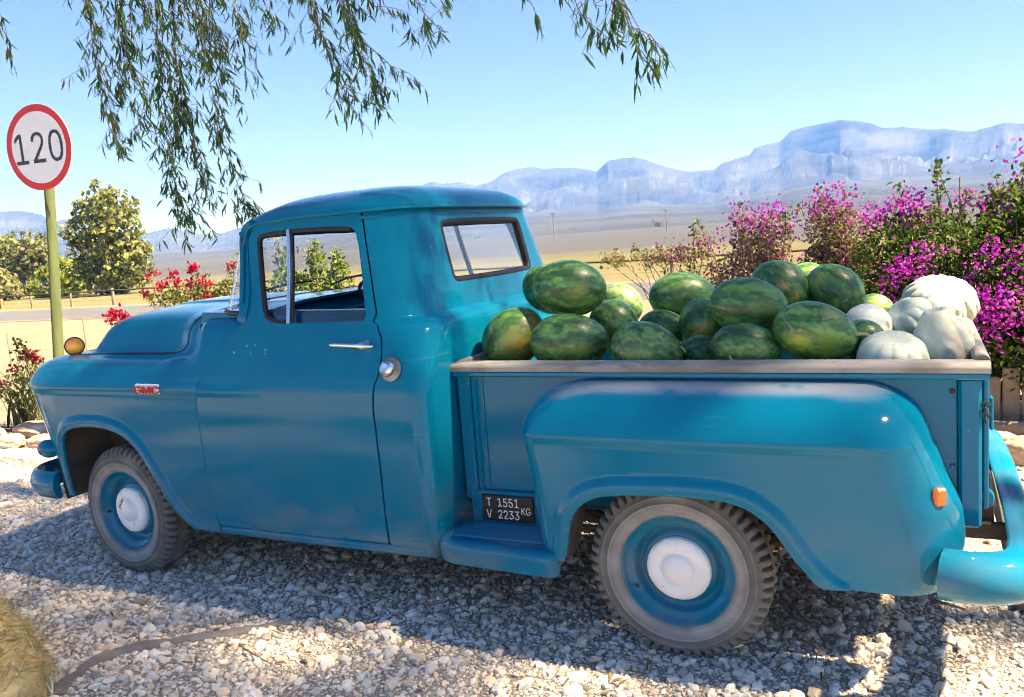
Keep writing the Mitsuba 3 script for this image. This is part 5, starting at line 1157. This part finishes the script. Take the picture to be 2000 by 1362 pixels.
ROSE = [ (-8.39, 4.20, 1.43, 3), (-8.26, 4.20, 1.46, 3), (-7.96, 4.20, 1.44, 3), (-7.89, 4.20, 1.45, 2), (-8.03, 4.20, 1.33, 5), (-7.89, 4.20, 1.32, 5), (-8.20, 4.20, 1.27, 4), (-8.21, 4.20, 1.30, 3), (-7.62, 4.20, 1.46, 3), (-7.57, 4.20, 1.52, 4), (-7.55, 4.20, 1.48, 3), (-7.66, 4.20, 1.34, 3), (-7.53, 4.20, 1.29, 3), (-7.66, 4.20, 1.25, 3), (-7.56, 4.20, 1.14, 3), (-7.38, 4.20, 1.12, 4), (-7.32, 4.20, 1.12, 3), (-7.40, 4.20, 1.28, 3), (-7.31, 4.20, 1.27, 3), (-8.51, 4.20, 1.21, 3), (-8.47, 4.20, 1.19, 2), (-7.26, 4.20, 1.08, 3), (-7.17, 4.20, 1.11, 3), (-6.89, 4.20, 1.49, 3), (-6.94, 4.20, 1.46, 2), (-7.08, 4.20, 1.12, 2), (-7.43, 4.20, 1.35, 2) ]
ROSE2 = [ (-6.82, 2.30, 1.06, 7), (-6.74, 2.30, 1.07, 6), (-6.64, 2.30, 1.07, 3), (-6.60, 2.30, 1.05, 3) ]
ROSE3 = [ (-7.24, 1.60, 0.78, 4), (-7.10, 1.60, 0.75, 3), (-7.49, 1.60, 0.64, 2), (-7.73, 1.60, 0.46, 3), (-7.18, 1.60, 0.77, 2) ]
SHOOT_R = [ (0.95, 3.60, 1.95, 0), (0.97, 3.60, 1.83, 0), (0.96, 3.60, 1.67, 0), (0.97, 3.60, 1.52, 0), (0.70, 3.60, 1.78, 0), (0.70, 3.60, 1.62, 0), (1.35, 3.60, 1.77, 0), (1.31, 3.60, 1.68, 0), (1.28, 3.60, 1.57, 0), (1.51, 3.60, 1.81, 0), (1.52, 3.60, 1.62, 0), (1.16, 3.60, 1.68, 0) ]
SHOOT_1 = [ (-0.04, 4.50, 1.70, 0), (-0.17, 4.50, 1.70, 0), (-0.29, 4.50, 1.65, 0), (-0.71, 4.50, 1.73, 0), (-0.69, 4.50, 1.49, 0), (-1.13, 4.50, 1.61, 0), (-1.12, 4.50, 1.37, 0), (-1.74, 4.50, 1.41, 0), (0.01, 4.50, 1.81, 0), (0.02, 4.50, 1.53, 0), (0.23, 4.50, 1.75, 0), (0.18, 4.50, 1.52, 0) ]
THIN = [ (-2.24, 4.90, 1.34, 0), (-2.12, 4.90, 1.36, 0), (-1.89, 4.90, 1.40, 0), (-1.79, 4.90, 1.29, 0), (-1.61, 4.90, 1.38, 0), (-1.56, 4.90, 1.27, 0), (-1.40, 4.90, 1.32, 0), (-1.23, 4.90, 1.57, 0), (-1.18, 4.90, 1.41, 0), (-1.29, 4.90, 1.26, 0), (-1.08, 4.90, 1.25, 0), (-1.52, 4.90, 1.06, 0), (-1.36, 4.90, 0.94, 0), (-1.04, 4.90, 1.03, 0), (-1.16, 4.90, 0.77, 0) ]

boug(31, 'dense green bougainvillea with magenta flowers beside the tailgate', (1.3, 3.6, 0), [(1.0, 3.55, 1.05, .50, .42, .50), (.66, 3.5, 1.10, .32, .34, .40), (1.45, 3.35, .95, .40, .40, .55), (1.9, 3.5, 1.1, .55, .5, .65), (1.35, 3.15, .72, .42, .28, .36), (.85, 3.25, .70, .38, .3, .40), (1.75, 3.0, .6, .5, .35, .4), (1.5, 3.6, 1.45, .22, .25, .26), (2.6, 3.7, 1.1, .7, .6, .8), (.6, 3.7, .55, .3, .3, .4)], 36000, FL_R + FL_R2 + FL_R3, SHOOT_R, BG, nst=60, lsize=.050)
boug(32, 'bougainvillea with tall purple flower sprays behind the middle watermelons', (-.6, 4.7, 0), [(-.62, 4.65, 1.38, .20, .2, .26), (-.42, 4.6, 1.38, .16, .2, .26), (-.75, 4.7, 1.05, .28, .25, .24), (-.45, 4.65, 1.0, .22, .25, .25), (-.6, 4.6, .75, .3, .3, .2)], 2000, FL_1, SHOOT_1[2:6], BG + DRY, nst=46, dry=2600)
boug(33, 'brownish bougainvillea with mauve sprays left of the dense green one', (.2, 4.3, 0), [(.08, 4.25, 1.45, .16, .2, .28), (.25, 4.2, 1.35, .2, .22, .28), (.1, 4.25, 1.08, .26, .25, .26), (.33, 4.2, .98, .25, .25, .26), (.2, 4.2, .7, .35, .3, .25)], 2800, FL_2, SHOOT_1[:2] + SHOOT_1[8:], BG + DRY, nst=50, dry=3600)
boug(34, 'thin straggling bougainvillea right of the cab, mostly bare twigs', (-1.35, 5.0, -.03), [(-2.1, 5.0, 1.26, .16, .12, .07), (-1.75, 5.0, 1.27, .2, .12, .09), (-1.4, 4.95, 1.28, .22, .15, .10), (-1.15, 4.9, 1.36, .10, .12, .14), (-1.2, 4.9, 1.0, .22, .2, .16), (-.95, 4.9, .85, .2, .2, .15)], 700, FL_3, THIN, BG + DRY, nst=26, dry=900)

# rose bushes
RL = [(.09, .12, .03), (.15, .17, .045), (.06, .08, .025), (.20, .20, .06)]
RED = [(.36, .010, .045), (.30, .008, .05), (.42, .02, .07), (.40, .035, .035)]
def rose(seed, label, base, blobs, nleaf, fl, shoots=(), cat_='rose bush', lsize=.045, cols=RL, group='roses along the verge'):
    rg = np.random.default_rng(seed); t = thing('rose_bush', label, cat_, group)
    e, _ = in_blobs(rg, blobs, 12, .9)
    part(t, 'stem', ply(stems(rg, base, list(e) + [np.array(q[:3]) for q in fl] + [np.array(s) for s in shoots], .007, .2), 'green_stem', True), kind='stuff')
    p, d = in_blobs(rg, blobs, nleaf, .5)
    for s in shoots: k = 22; p = np.vstack([p, np.array(s) + np.c_[rg.normal(size=(k, 2)) * .035, -rg.uniform(-.03, .25, k)]]); d = np.vstack([d, rg.normal(size=(k, 3))])
    n = len(p); leafpart(t, 'foliage', leaves(rg, p, d * .5 + rg.normal(size=(n, 3)), rg.uniform(.7, 1.2, n) * lsize, rg.uniform(.5, .7, n) * lsize), shade(rg, n, cols, .25))
    if len(fl):
        for x, y, z, m in fl:   # a rose: petals wrapped round each other
            k = 5 + 5 * int(m); a = rg.random(k) * 2 * np.pi; el = rg.uniform(-.1, 1.3, k); dd = np.stack([np.cos(a) * np.cos(el), np.sin(a) * np.cos(el), np.sin(el)], 1)
            q = np.array([x, y, z]) + rg.normal(size=(k, 3)) * .014 * m ** .5; leafpart(t, 'bloom', leaves(rg, q, dd, .034 + .004 * m ** .5, .034, fold=-.25, bend=-.15), shade(rg, k, RED, .2), 'petal', None)
    return t
rose(41, 'rose bush with red blooms between the speed sign and the windscreen', (-7.7, 4.3, -.03), [(-8.15, 4.25, 1.12, .35, .2, .10), (-7.75, 4.25, 1.17, .3, .25, .13), (-7.35, 4.25, 1.15, .3, .2, .12), (-7.0, 4.2, 1.18, .22, .2, .14)], 1100, ROSE, [(-6.87, 4.2, 1.64), (-6.9, 4.2, 1.5), (-7.5, 4.2, 1.45), (-7.35, 4.2, 1.4)])
rose(42, 'low rose bush with a crimson bloom just above the bonnet', (-6.7, 2.35, 0), [(-6.6, 2.35, .95, .12, .1, .06), (-6.2, 2.3, .62, .3, .15, .18)], 160, ROSE2)
rose(43, 'tall rose stems with small red buds at the left edge', (-7.3, 1.7, 0), [(-7.3, 1.65, .55, .18, .12, .25), (-7.55, 1.65, .40, .2, .12, .2), (-7.2, 1.62, .78, .10, .08, .06), (-7.35, 1.6, .88, .10, .06, .07)], 420, ROSE3, [(-7.35, 1.6, .95), (-7.05, 1.6, .72)])
rose(44, 'bright green leafy bush seen through the cab windows', (-4.95, 3.3, 0), [(-5.2, 3.25, 1.15, .26, .2, .30), (-4.85, 3.25, 1.10, .3, .25, .30), (-4.55, 3.25, 1.15, .16, .16, .26), (-4.9, 3.3, .7, .45, .3, .35), (-5.25, 3.25, 1.5, .08, .08, .16), (-4.82, 3.25, 1.52, .09, .08, .16), (-4.55, 3.25, 1.45, .07, .07, .14)], 3600, [], [(-5.27, 3.2, 1.74), (-4.8, 3.2, 1.71), (-4.52, 3.2, 1.61)], 'shrub', .055, [(.16, .22, .035), (.22, .27, .05), (.10, .16, .03)], None)
# strap-leaved plant at the left edge
rg = np.random.default_rng(45); t = thing('strap_leaved_plant', 'dark green plant with long arching strap leaves at the left edge', 'plant')
for q in range(46):
    b = np.array([-7.55 + rg.normal() * .16, 1.75 + rg.normal() * .08, .02]); a = rg.random() * 6.28; L = rg.uniform(.45, .85); o = np.array([math.cos(a), math.sin(a) * .6, 0])
    c = curve([b, b + o * L * .25 + [0, 0, L * .55], b + o * L * .6 + [0, 0, L * .72], b + o * L * .95 + [0, 0, L * (.5 if q % 3 else .8)]], 8)
    s = sweep(c, [(-.014, .004), (0, -.003), (.014, .004), (0, .001)], scale=np.linspace(1, .15, 8)); part(t, 'leaf', ply(s, 'strap_leaf', 60))
mat('strap_leaf', (.035, .062, .022), rough=.45)

# far trees and shrubs
def far_tree(seed, base, label, at, blobs, ncard, size, cols, trunk_h, group='trees beyond the road', r=.2):
    rg = np.random.default_rng(seed); t = thing(base, label, 'tree' if 'tree' in base else 'shrub', group); at = np.asarray(at, float); B = np.array(blobs, float); B[:, :3] += at
    top = B[np.argmax(B[:, 2]), :3]
    part(t, 'trunk', ply(cat(tube(curve([at, at + [.1, 0, trunk_h * .5], at * .3 + top * .7], 10), r, 8, scale=np.linspace(1.2, .3, 10)), *[tube(np.array([at + [0, 0, trunk_h * .45], b[:3]]), r * .35, 6, scale=[1, .4]) for b in B]), 'bark', True))
    p, d = in_blobs(rg, B, ncard, .6); lump = meshkit.fbm(p * (.9 / size * .33) + seed, 3); k = lump > .47; p, d = p[k], d[k]; n = len(p)
    leafpart(t, 'crown', cards(rg, p, unit(d + rg.normal(size=(n, 3)) * .7), rg.uniform(.6, 1.3, n) * size), shade(rg, n, cols, .25))
    return t
OL = [(.24, .25, .075), (.18, .20, .065), (.30, .29, .10), (.12, .145, .05)]
far_tree(51, 'gum_tree', 'tall olive green tree standing alone beyond the road, right of the speed sign', (-68.4, 51.7, -1.2), [(0, 0, 9.6, 1.5, 1.5, 1.2), (-1.6, 0, 8.0, 1.7, 1.6, 1.4), (1.8, 0, 8.3, 2.4, 2, 1.5), (-2.9, 0, 6.2, 2.3, 2, 1.6), (1.2, 0, 6.2, 3.0, 2.4, 1.8), (-.8, 0, 4.5, 3.4, 2.6, 1.9), (2.6, 0, 4.0, 2.3, 2, 1.8), (-1.8, 0, 2.6, 2.6, 2, 1.6), (2.2, 0, 2.0, 2.6, 2.2, 1.6), (.2, 0, 1.3, 3.4, 2.4, 1.2)], 9000, .30, OL, 8, r=.35)
far_tree(52, 'tree', 'dark spreading tree behind the sign pole', (-95, 60.7, -1.2), [(-2.5, 0, 5.0, 3.4, 3, 1.6), (1.6, 0, 5.8, 3.6, 3, 1.8), (-1, 0, 3.2, 5.0, 3.5, 1.6), (3.5, 0, 4.2, 2.4, 2, 1.8), (-5, 0, 3.6, 2.0, 2, 1.2)], 5200, .36, [(.19, .20, .085), (.13, .15, .065), (.24, .24, .11)], 4, r=.35)
far_tree(53, 'round_shrub', 'rounded bright yellow-green shrub beyond the road', (-79.5, 54.7, -1.2), [(0, 0, 1.6, 3.6, 2.8, 1.9), (-2.8, 0, 1.2, 2.2, 2, 1.4), (2.8, 0, 1.1, 2.3, 2, 1.3), (.6, 0, 2.7, 2.0, 1.8, 1.3)], 5200, .28, [(.23, .265, .045), (.17, .21, .04), (.28, .31, .075)], 1.4)
far_tree(54, 'round_shrub', 'pale olive shrub at the far left edge beyond the road', (-84.5, 50.5, -1.2), [(0, 0, 1.8, 2.6, 2, 1.8), (-2.6, 0, 2.4, 2.6, 2, 2.0), (1.6, 0, 1.0, 2, 2, 1.1)], 3000, .28, [(.21, .21, .085), (.155, .155, .065), (.26, .25, .11)], 1.4)
rg = np.random.default_rng(60)
for q, (x, y, h, w) in enumerate([(-160, 190, 9, 2.2), (-58, 205, 5, 5), (-45, 230, 7, 4), (-30, 215, 5, 6), (-75, 260, 8, 5), (-98, 250, 6, 7), (-10, 240, 6, 5), (-120, 225, 5, 8), (14, 260, 7, 6)]):
    far_tree(61 + q, 'far_tree', ['slender dark cypress far off on the plain, seen above the roses', *['small dark tree far off on the plain'] * 8][q], (x * 3.1, y * 3.1, -1.65), [(0, 0, h * .55, w * .5, w * .5, h * .5), (w * .25, 0, h * .4, w * .4, w * .4, h * .35)], 260, .55, [(.07, .09, .04), (.10, .12, .05)], h * .4, 'trees far off on the plain')
# ---- street furniture, fences, stones and small things ------------------------------------
def wood(name, a, b): mat(name, proc(lambda p, n, uv: mix(a, b, fbm(p.x * 24, p.y * 24, p.z * 2.4, 4))), rough=.85, spec=.25, bump=proc(lambda p, n, uv: fbm(p.x * 60, p.y * 60, p.z * 5, 3), .003), bscale=.004)
wood('pole_wood', (.060, .085, .030), (.115, .140, .058)); wood('grey_wood', (.16, .115, .085), (.34, .26, .20)); wood('orange_wood', (.50, .17, .05), (.66, .30, .10)); wood('root_wood', (.14, .12, .105), (.27, .24, .215))
mat('sign_white', (.88, .89, .90), rough=.4, spec=.5); mat('sign_red', (.66, .03, .025), rough=.4, spec=.5); mat('sign_black', (.035, .045, .06), rough=.5); mat('galvanised', (.35, .36, .37), rough=.45, metal=.7)
sg = thing('speed_sign', 'round white speed limit sign with a red rim on a greenish wooden pole', 'road sign')
sc0, sn = np.array([-6.695, 1.68, 2.775]), np.array([.12, -.993, 0.]); sn /= np.linalg.norm(sn); sr = np.array([-sn[1], sn[0], 0.]); sr = sr if sr @ VR > 0 else -sr
def disc(r0, r1, y0, y1, n=72):
    m = lathe([(r0, y0), (r1, y0), (r1, y1), (r0, y1)] if r0 > 0 else [(0, y0), (r1, y0), (r1, y1), (0, y1)], n, 'x'); m = outward(m)
    m.vertices = sc0 + m.vertices[:, :1] * sn + m.vertices[:, 1:2] * sr + m.vertices[:, 2:] * [0, 0, 1]
    if m.volume < 0: m.faces = m.faces[:, ::-1]
    return m
part(sg, 'face', ply(disc(0, .398, .0, .006), 'sign_white', 30))
part(sg, 'red_rim', ply(disc(.335, .400, .0055, .0075), 'sign_red', 30))
dg = letters('120', .285, .0022, sc0 + sn * .0058, sr, (0, 0, 1), False); w0 = (dg.vertices - sc0) @ sr; mid0 = (w0.max() + w0.min()) / 2; zz = dg.vertices[:, 2]
dg.vertices += np.outer((w0 - mid0) * .86 - w0, sr); dg.vertices[:, 2] += sc0[2] - (zz.max() + zz.min()) / 2
for q, m in enumerate(sorted(dg.split(only_watertight=False), key=lambda m: m.vertices.mean(0) @ sr)): part(sg, 'digit', ply(m, 'sign_black'))
pp = curve([(-6.735, 1.775, 2.90), (-6.72, 1.735, 2.374), (-6.645, 1.52, .751), (-6.605, 1.41, -.15)], 24)
part(sg, 'pole', ply(tube(pp, .047, 16, scale=np.linspace(.95, 1.1, 24)), 'pole_wood', 60))
part(sg, 'bracket', ply(box(-6.74, -6.68, 1.678, 1.70, 2.60, 2.64), 'galvanised'))
for x, y, h in ((-6.95, 2.05, 1.12), (-7.75, 1.75, 1.0)):
    k = thing('garden_stake', 'thin grey stake standing in the bed ' + ('left of the sign pole' if x < -7 else 'just right of the sign pole'), 'stake'); scene[k] = ply(tube(np.array([(x, y, -.1), (x + .01, y, h * .5), (x + .02, y, h)]), .008, 6), 'grey_wood', True)
k = thing('garden_stake', 'short dark stake sticking out of the top of the dense bougainvillea', 'stake'); scene[k] = ply(tube(np.array([(1.11, 3.6, .3), (1.11, 3.6, 1.0), (1.11, 3.6, 1.79)]), .007, 6), 'grey_wood', True)

# rail fence on the far side of the road
fn = thing('roadside_fence', 'low fence of posts and a single dark rail along the far side of the road', 'fence'); rg = np.random.default_rng(70)
for q, x in enumerate(np.arange(-82, 16, 4.05)):
    y = 33.3; z = float(gz(x, y)); r = .07 + .03 * (q % 3 == 0)
    part(fn, 'post', ply(tube(np.array([(x, y, z - .3), (x, y, z + .5), (x + rg.normal() * .02, y, z + .98 + .1 * (q % 3 == 0))]), r, 8), 'grey_wood', 50))
fx = np.linspace(-82, 15, 60); part(fn, 'rail', ply(tube(np.stack([fx, 33.2 + 0 * fx, gz(fx, 33.2) + .93 + .03 * np.sin(fx * 1.9)], 1), .055, 6), 'rust_dark', True))
for zz_ in (.35, .65): part(fn, 'wire', ply(tube(np.stack([fx, 33.28 + 0 * fx, gz(fx, 33.2) + zz_], 1), .008, 4), 'galvanised', True))
ob = thing('timber_barrier', 'low orange-brown timber barrier at the far left beyond the road', 'barrier')
for q in range(13): part(ob, 'board', ply(box(-74 + q * 1.02 - .46, -74 + q * 1.02 + .46, 36.1, 36.3, -1.1, -.28 + .06 * rg.random(), .04), 'orange_wood'))
part(ob, 'rail', ply(box(-74.6, -61.2, 36.3, 36.42, -.7, -.52), 'orange_wood'))
for x, y, h in ((-116, 275, 10.2), (-88, 323, 8.8)):
    k = thing('power_pole', 'thin power pole far off on the plain, ' + ('just right of the cab' if x < -100 else 'further right, shorter'), 'power pole'); z = -1.6
    scene[k + '__pole'] = ply(tube(np.array([(x, y, z), (x, y, z + h / 2), (x, y, z + h)]), .22, 6), 'grey_wood', True); scene[k + '__crossarm'] = ply(box(x - 1.1, x + 1.1, y - .1, y + .1, z + h - .9, z + h - .6), 'grey_wood')
fh = thing('farmhouse', 'tiny white farm building far off on the plain', 'house'); mat('farm_white', (.7, .7, .68), rough=.8); mat('farm_roof', (.30, .28, .27), rough=.7)
part(fh, 'wall', ply(box(-262, -256, 837, 845, -1.7, 1.6), 'farm_white')); part(fh, 'roof', ply(tri(*_hull(np.array([(-262.5, 836.5, 1.6), (-255.5, 836.5, 1.6), (-255.5, 845.5, 1.6), (-262.5, 845.5, 1.6), (-262.5, 841, 3.0), (-255.5, 841, 3.0)]))), 'farm_roof')); part(fh, 'door', ply(box(-260, -258.8, 836.9, 837.0, -1.7, .5), 'farm_roof'))

# edging of rough stones and timber
def boulder(rg, at, r, name, label, cat_, group, m='boulder'):
    s = icos(4); d = s.vertices; v = d * (1 + .5 * (meshkit.fbm(d * 1.6 + rg.random() * 50, 4)[:, None] - .5)); v = np.sign(v) * np.abs(v) ** .92
    k = thing(name, label, cat_, group); scene[k] = ply(trimesh.Trimesh(v * np.asarray(r) + np.asarray(at), s.faces, process=False), m, True)
mat('boulder', proc(lambda p, n, uv: mix(mix((.25, .17, .12), (.46, .35, .26), fbm(p.x * 9, p.y * 9, p.z * 9, 4)), (.52, .46, .40), smoothstep(.55, .7, fbm(p.x * 4, p.y * 4, p.z * 4 + 7, 3)))), rough=.9, spec=.2, bump=proc(lambda p, n, uv: fbm(p.x * 30, p.y * 30, p.z * 30, 4), .003), bscale=.012)
rg = np.random.default_rng(80)
lab = ['flat tan stone of the bed edging, left of the front bumper', 'long pale stone of the edging at the very left', 'rusty brown stone of the edging right beside the front bumper', 'small stone of the edging behind the bumper', 'broad grey-brown slab at the left edge behind the front row of stones', 'low brown slab lying under the strap-leaved plant']
for q, (x, y, rx_, ry_, rz_) in enumerate([(-6.95, 1.10, .20, .12, .075), (-7.35, .96, .24, .12, .07), (-6.50, 1.16, .20, .11, .08), (-6.05, 1.36, .18, .11, .07), (-7.7, 1.30, .34, .13, .09), (-7.1, 1.52, .40, .13, .10)]):
    boulder(rg, (x, y, rz_ * .35), (rx_, ry_, rz_), 'edging_stone', lab[q], 'stone', 'stones edging the flower bed')
lab = ['rounded brown stone at the right edge behind the rear bumper', 'small tan stone beside the rounded one at the right edge', 'pale stone under the timber boards at the right edge']
for q, (x, y, r_) in enumerate([(1.42, 2.05, .12), (1.55, 1.75, .08), (1.30, 2.42, .07)]): boulder(rg, (x, y, r_ * .5), (r_ * 1.3, r_, r_ * .85), 'edging_stone', lab[q], 'stone', 'stones behind the rear bumper')
bf = thing('board_edging', 'short upright timber boards edging the bougainvillea behind the tailgate', 'edging')
for q in range(33):
    x = -.55 + q * .118; part(bf, 'board', ply(box(x, x + .095 + .015 * rg.random(), 2.86 + .02 * rg.random(), 2.90, -.06, .36 + .10 * rg.random(), .012), 'grey_wood', 30))
def log(pts, r, label):
    k = thing('log', label, 'log', None); c = curve(pts, 24); s = 1 + .12 * np.sin(np.linspace(0, 9, 24)); m = sweep(c, ring(r, 14) * (1 + .08 * np.sin(np.arange(14) * 2.3))[:, None], scale=s); scene[k] = ply(m, 'grey_wood', 60)
log([(.4, 2.74, .05), (1.2, 2.70, .055), (2.2, 2.66, .05)], .055, 'weathered log lying in front of the timber boards behind the bumper')
log([(1.02, .10, .035), (1.18, -.10, .035), (1.42, -.36, .03), (1.7, -.6, .03)], .036, 'pale peeled branch lying under the corner of the rear bumper')
rt = thing('tree_root', 'thick grey tree root half buried in the gravel in the foreground', 'root')
c = curve([(-1.50, -.90, -.018), (-1.62, -1.0, .0), (-1.78, -1.16, .008), (-1.95, -1.30, .008), (-2.12, -1.42, .005), (-2.24, -1.54, .004), (-2.25, -1.70, .0), (-2.18, -1.86, -.005)], 60)
rm_ = (sweep(c + np.array([0, 0, -.008]), ring(.030, 12, .022), scale=np.interp(np.linspace(0, 1, 60), [0, .15, .5, .8, 1], [.35, .75, 1.1, 1.25, 1.3]) * (1 + .1 * np.sin(np.arange(60) * .7)))); rm_.vertices += (meshkit.fbm(rm_.vertices * 14, 3)[:, None] - .5) * [.03, .03, .02]; scene[rt] = ply(rm_, 'root_wood', 60)
for q, (pts, r, lb) in enumerate([([(.33, -.44, .02), (.42, -.50, .03), (.53, -.47, .02)], .004, 'thin dark twig on the gravel right of the rear wheel'), ([(.36, -.40, .02), (.45, -.55, .028), (.50, -.68, .02)], .0045, 'curved twig lying across another right of the rear wheel'), ([(.40, -.62, .02), (.46, -.70, .03), (.47, -.80, .02)], .007, 'thick short twig on the gravel below the rear fender'),
        ([(.80, -.62, .02), (.86, -.68, .03), (.87, -.80, .02), (.86, -.88, .02)], .009, 'hooked brown stick on the gravel below the rear bumper'), ([(.85, -.15, .025), (.91, -.18, .03), (.97, -.19, .02)], .012, 'stout dark stick under the rear bumper'), ([(-1.74, -1.33, .02), (-1.63, -1.38, .03), (-1.50, -1.41, .02)], .008, 'brown bent twig in the left foreground beside the sunlit patch'), ([(-1.40, -.74, .02), (-1.3, -.77, .025), (-1.18, -.77, .02)], .003, 'fine twig on the gravel below the door'), ([(-.95, -.9, .02), (-.8, -.97, .022), (-.66, -1.0, .02)], .0035, 'fine twig on the gravel in front of the step')]):
    k = thing('twig', lb, 'twig', 'twigs on the gravel'); scene[k] = ply(tube(curve(np.array(pts) - [0, 0, .006], 14), r * .62, 7, scale=np.linspace(1.1, .5, 14)), 'twig_bark', True)

# straw bale cut by the lower left corner
hb_ = thing('straw_bale', 'golden straw bale with loose stalks in the lower left corner', 'straw bale'); rg = np.random.default_rng(90)
s = icos(4); v = np.sign(s.vertices) * np.abs(s.vertices) ** .55; v = v * (1 + .10 * (meshkit.fbm(s.vertices * 4, 3)[:, None] - .5))
ctr, half, yaw = np.array([-2.77, -1.97, .04]), np.array([.66, .35, .15]), math.radians(-22.7); Rz = np.array([[math.cos(yaw), -math.sin(yaw), 0], [math.sin(yaw), math.cos(yaw), 0], [0, 0, 1]])
body = trimesh.Trimesh((v * half) @ Rz.T + ctr, s.faces, process=False)
mat('straw', proc(lambda p, n, uv: mix((.45, .32, .12), (.80, .62, .30), fbm(p.x * 40, p.y * 18, p.z * 60, 4))), rough=.9, spec=.2, bump=proc(lambda p, n, uv: fbm(p.x * 90, p.y * 40, p.z * 160, 3), .002), bscale=.012)
part(hb_, 'body', ply(body, 'straw', True))
pt, fi = trimesh.sample.sample_surface(body, 5200, seed=4); nn = body.face_normals[fi]; n = len(pt)
tdir = unit(np.cross(nn, rg.normal(size=(n, 3))) + nn * rg.uniform(0, .5, (n, 1)) + np.array([Rz[0, 0], Rz[1, 0], 0]) * .8)
leafpart(hb_, 'stalks', leaves(rg, pt - tdir * .02 + nn * .003, tdir, rg.uniform(.05, .16, n), rg.uniform(.003, .006, n), fold=.3, bend=.1), shade(rg, n, [(.75, .58, .26), (.60, .45, .18), (.82, .70, .40), (.5, .38, .15)], .18))
for q in (0, 1):
    part(hb_, 'twine', ply(tube(curve([(-2.28, -1.90 + .03 * q, .09), (-2.20, -1.87 + .02 * q, .06 + .02 * q), (-2.17, -1.87, .015), (-2.22, -1.90, .01)], 16), .003, 6), 'plate_white', True))
k = thing('fallen_leaf', 'curled orange dry leaf on top of the straw bale', 'leaf'); v, f, _ = leaves(rg, np.array([[-2.92, -1.80, .155]]), np.array([[.9, .3, .15]]), .07, .03, fold=.5); mat('dry_leaf', (.55, .17, .05), rough=.6); scene[k] = ply(trimesh.Trimesh(np.vstack([v, v - [0, 0, .0015]]), np.vstack([f, f[:, ::-1] + 7]), process=False), 'dry_leaf')
# fallen narrow leaves
rg = np.random.default_rng(95); n = 420; p = np.c_[rg.uniform(-4.2, 1.6, n), rg.uniform(-1.6, .2, n), rg.uniform(.010, .022, n)]
v, f, kk = leaves(rg, p, np.c_[rg.normal(size=(n, 2)), rg.normal(size=n) * .12], rg.uniform(.04, .09, n), rg.uniform(.006, .012, n), roll=np.tile([[0, 0, 1.]], (n, 1)) + rg.normal(size=(n, 3)) * .3)
k = thing('leaf_litter', 'scattered narrow dry leaves on the gravel', 'leaf litter', kind='stuff'); scene[k] = mikit.ply(trimesh.Trimesh(v, f, process=False), 'leaf', smooth=False, color=np.repeat(shade(rg, n, [(.30, .20, .09), (.16, .10, .06), (.40, .33, .12), (.22, .20, .07)], .25), kk, 0))
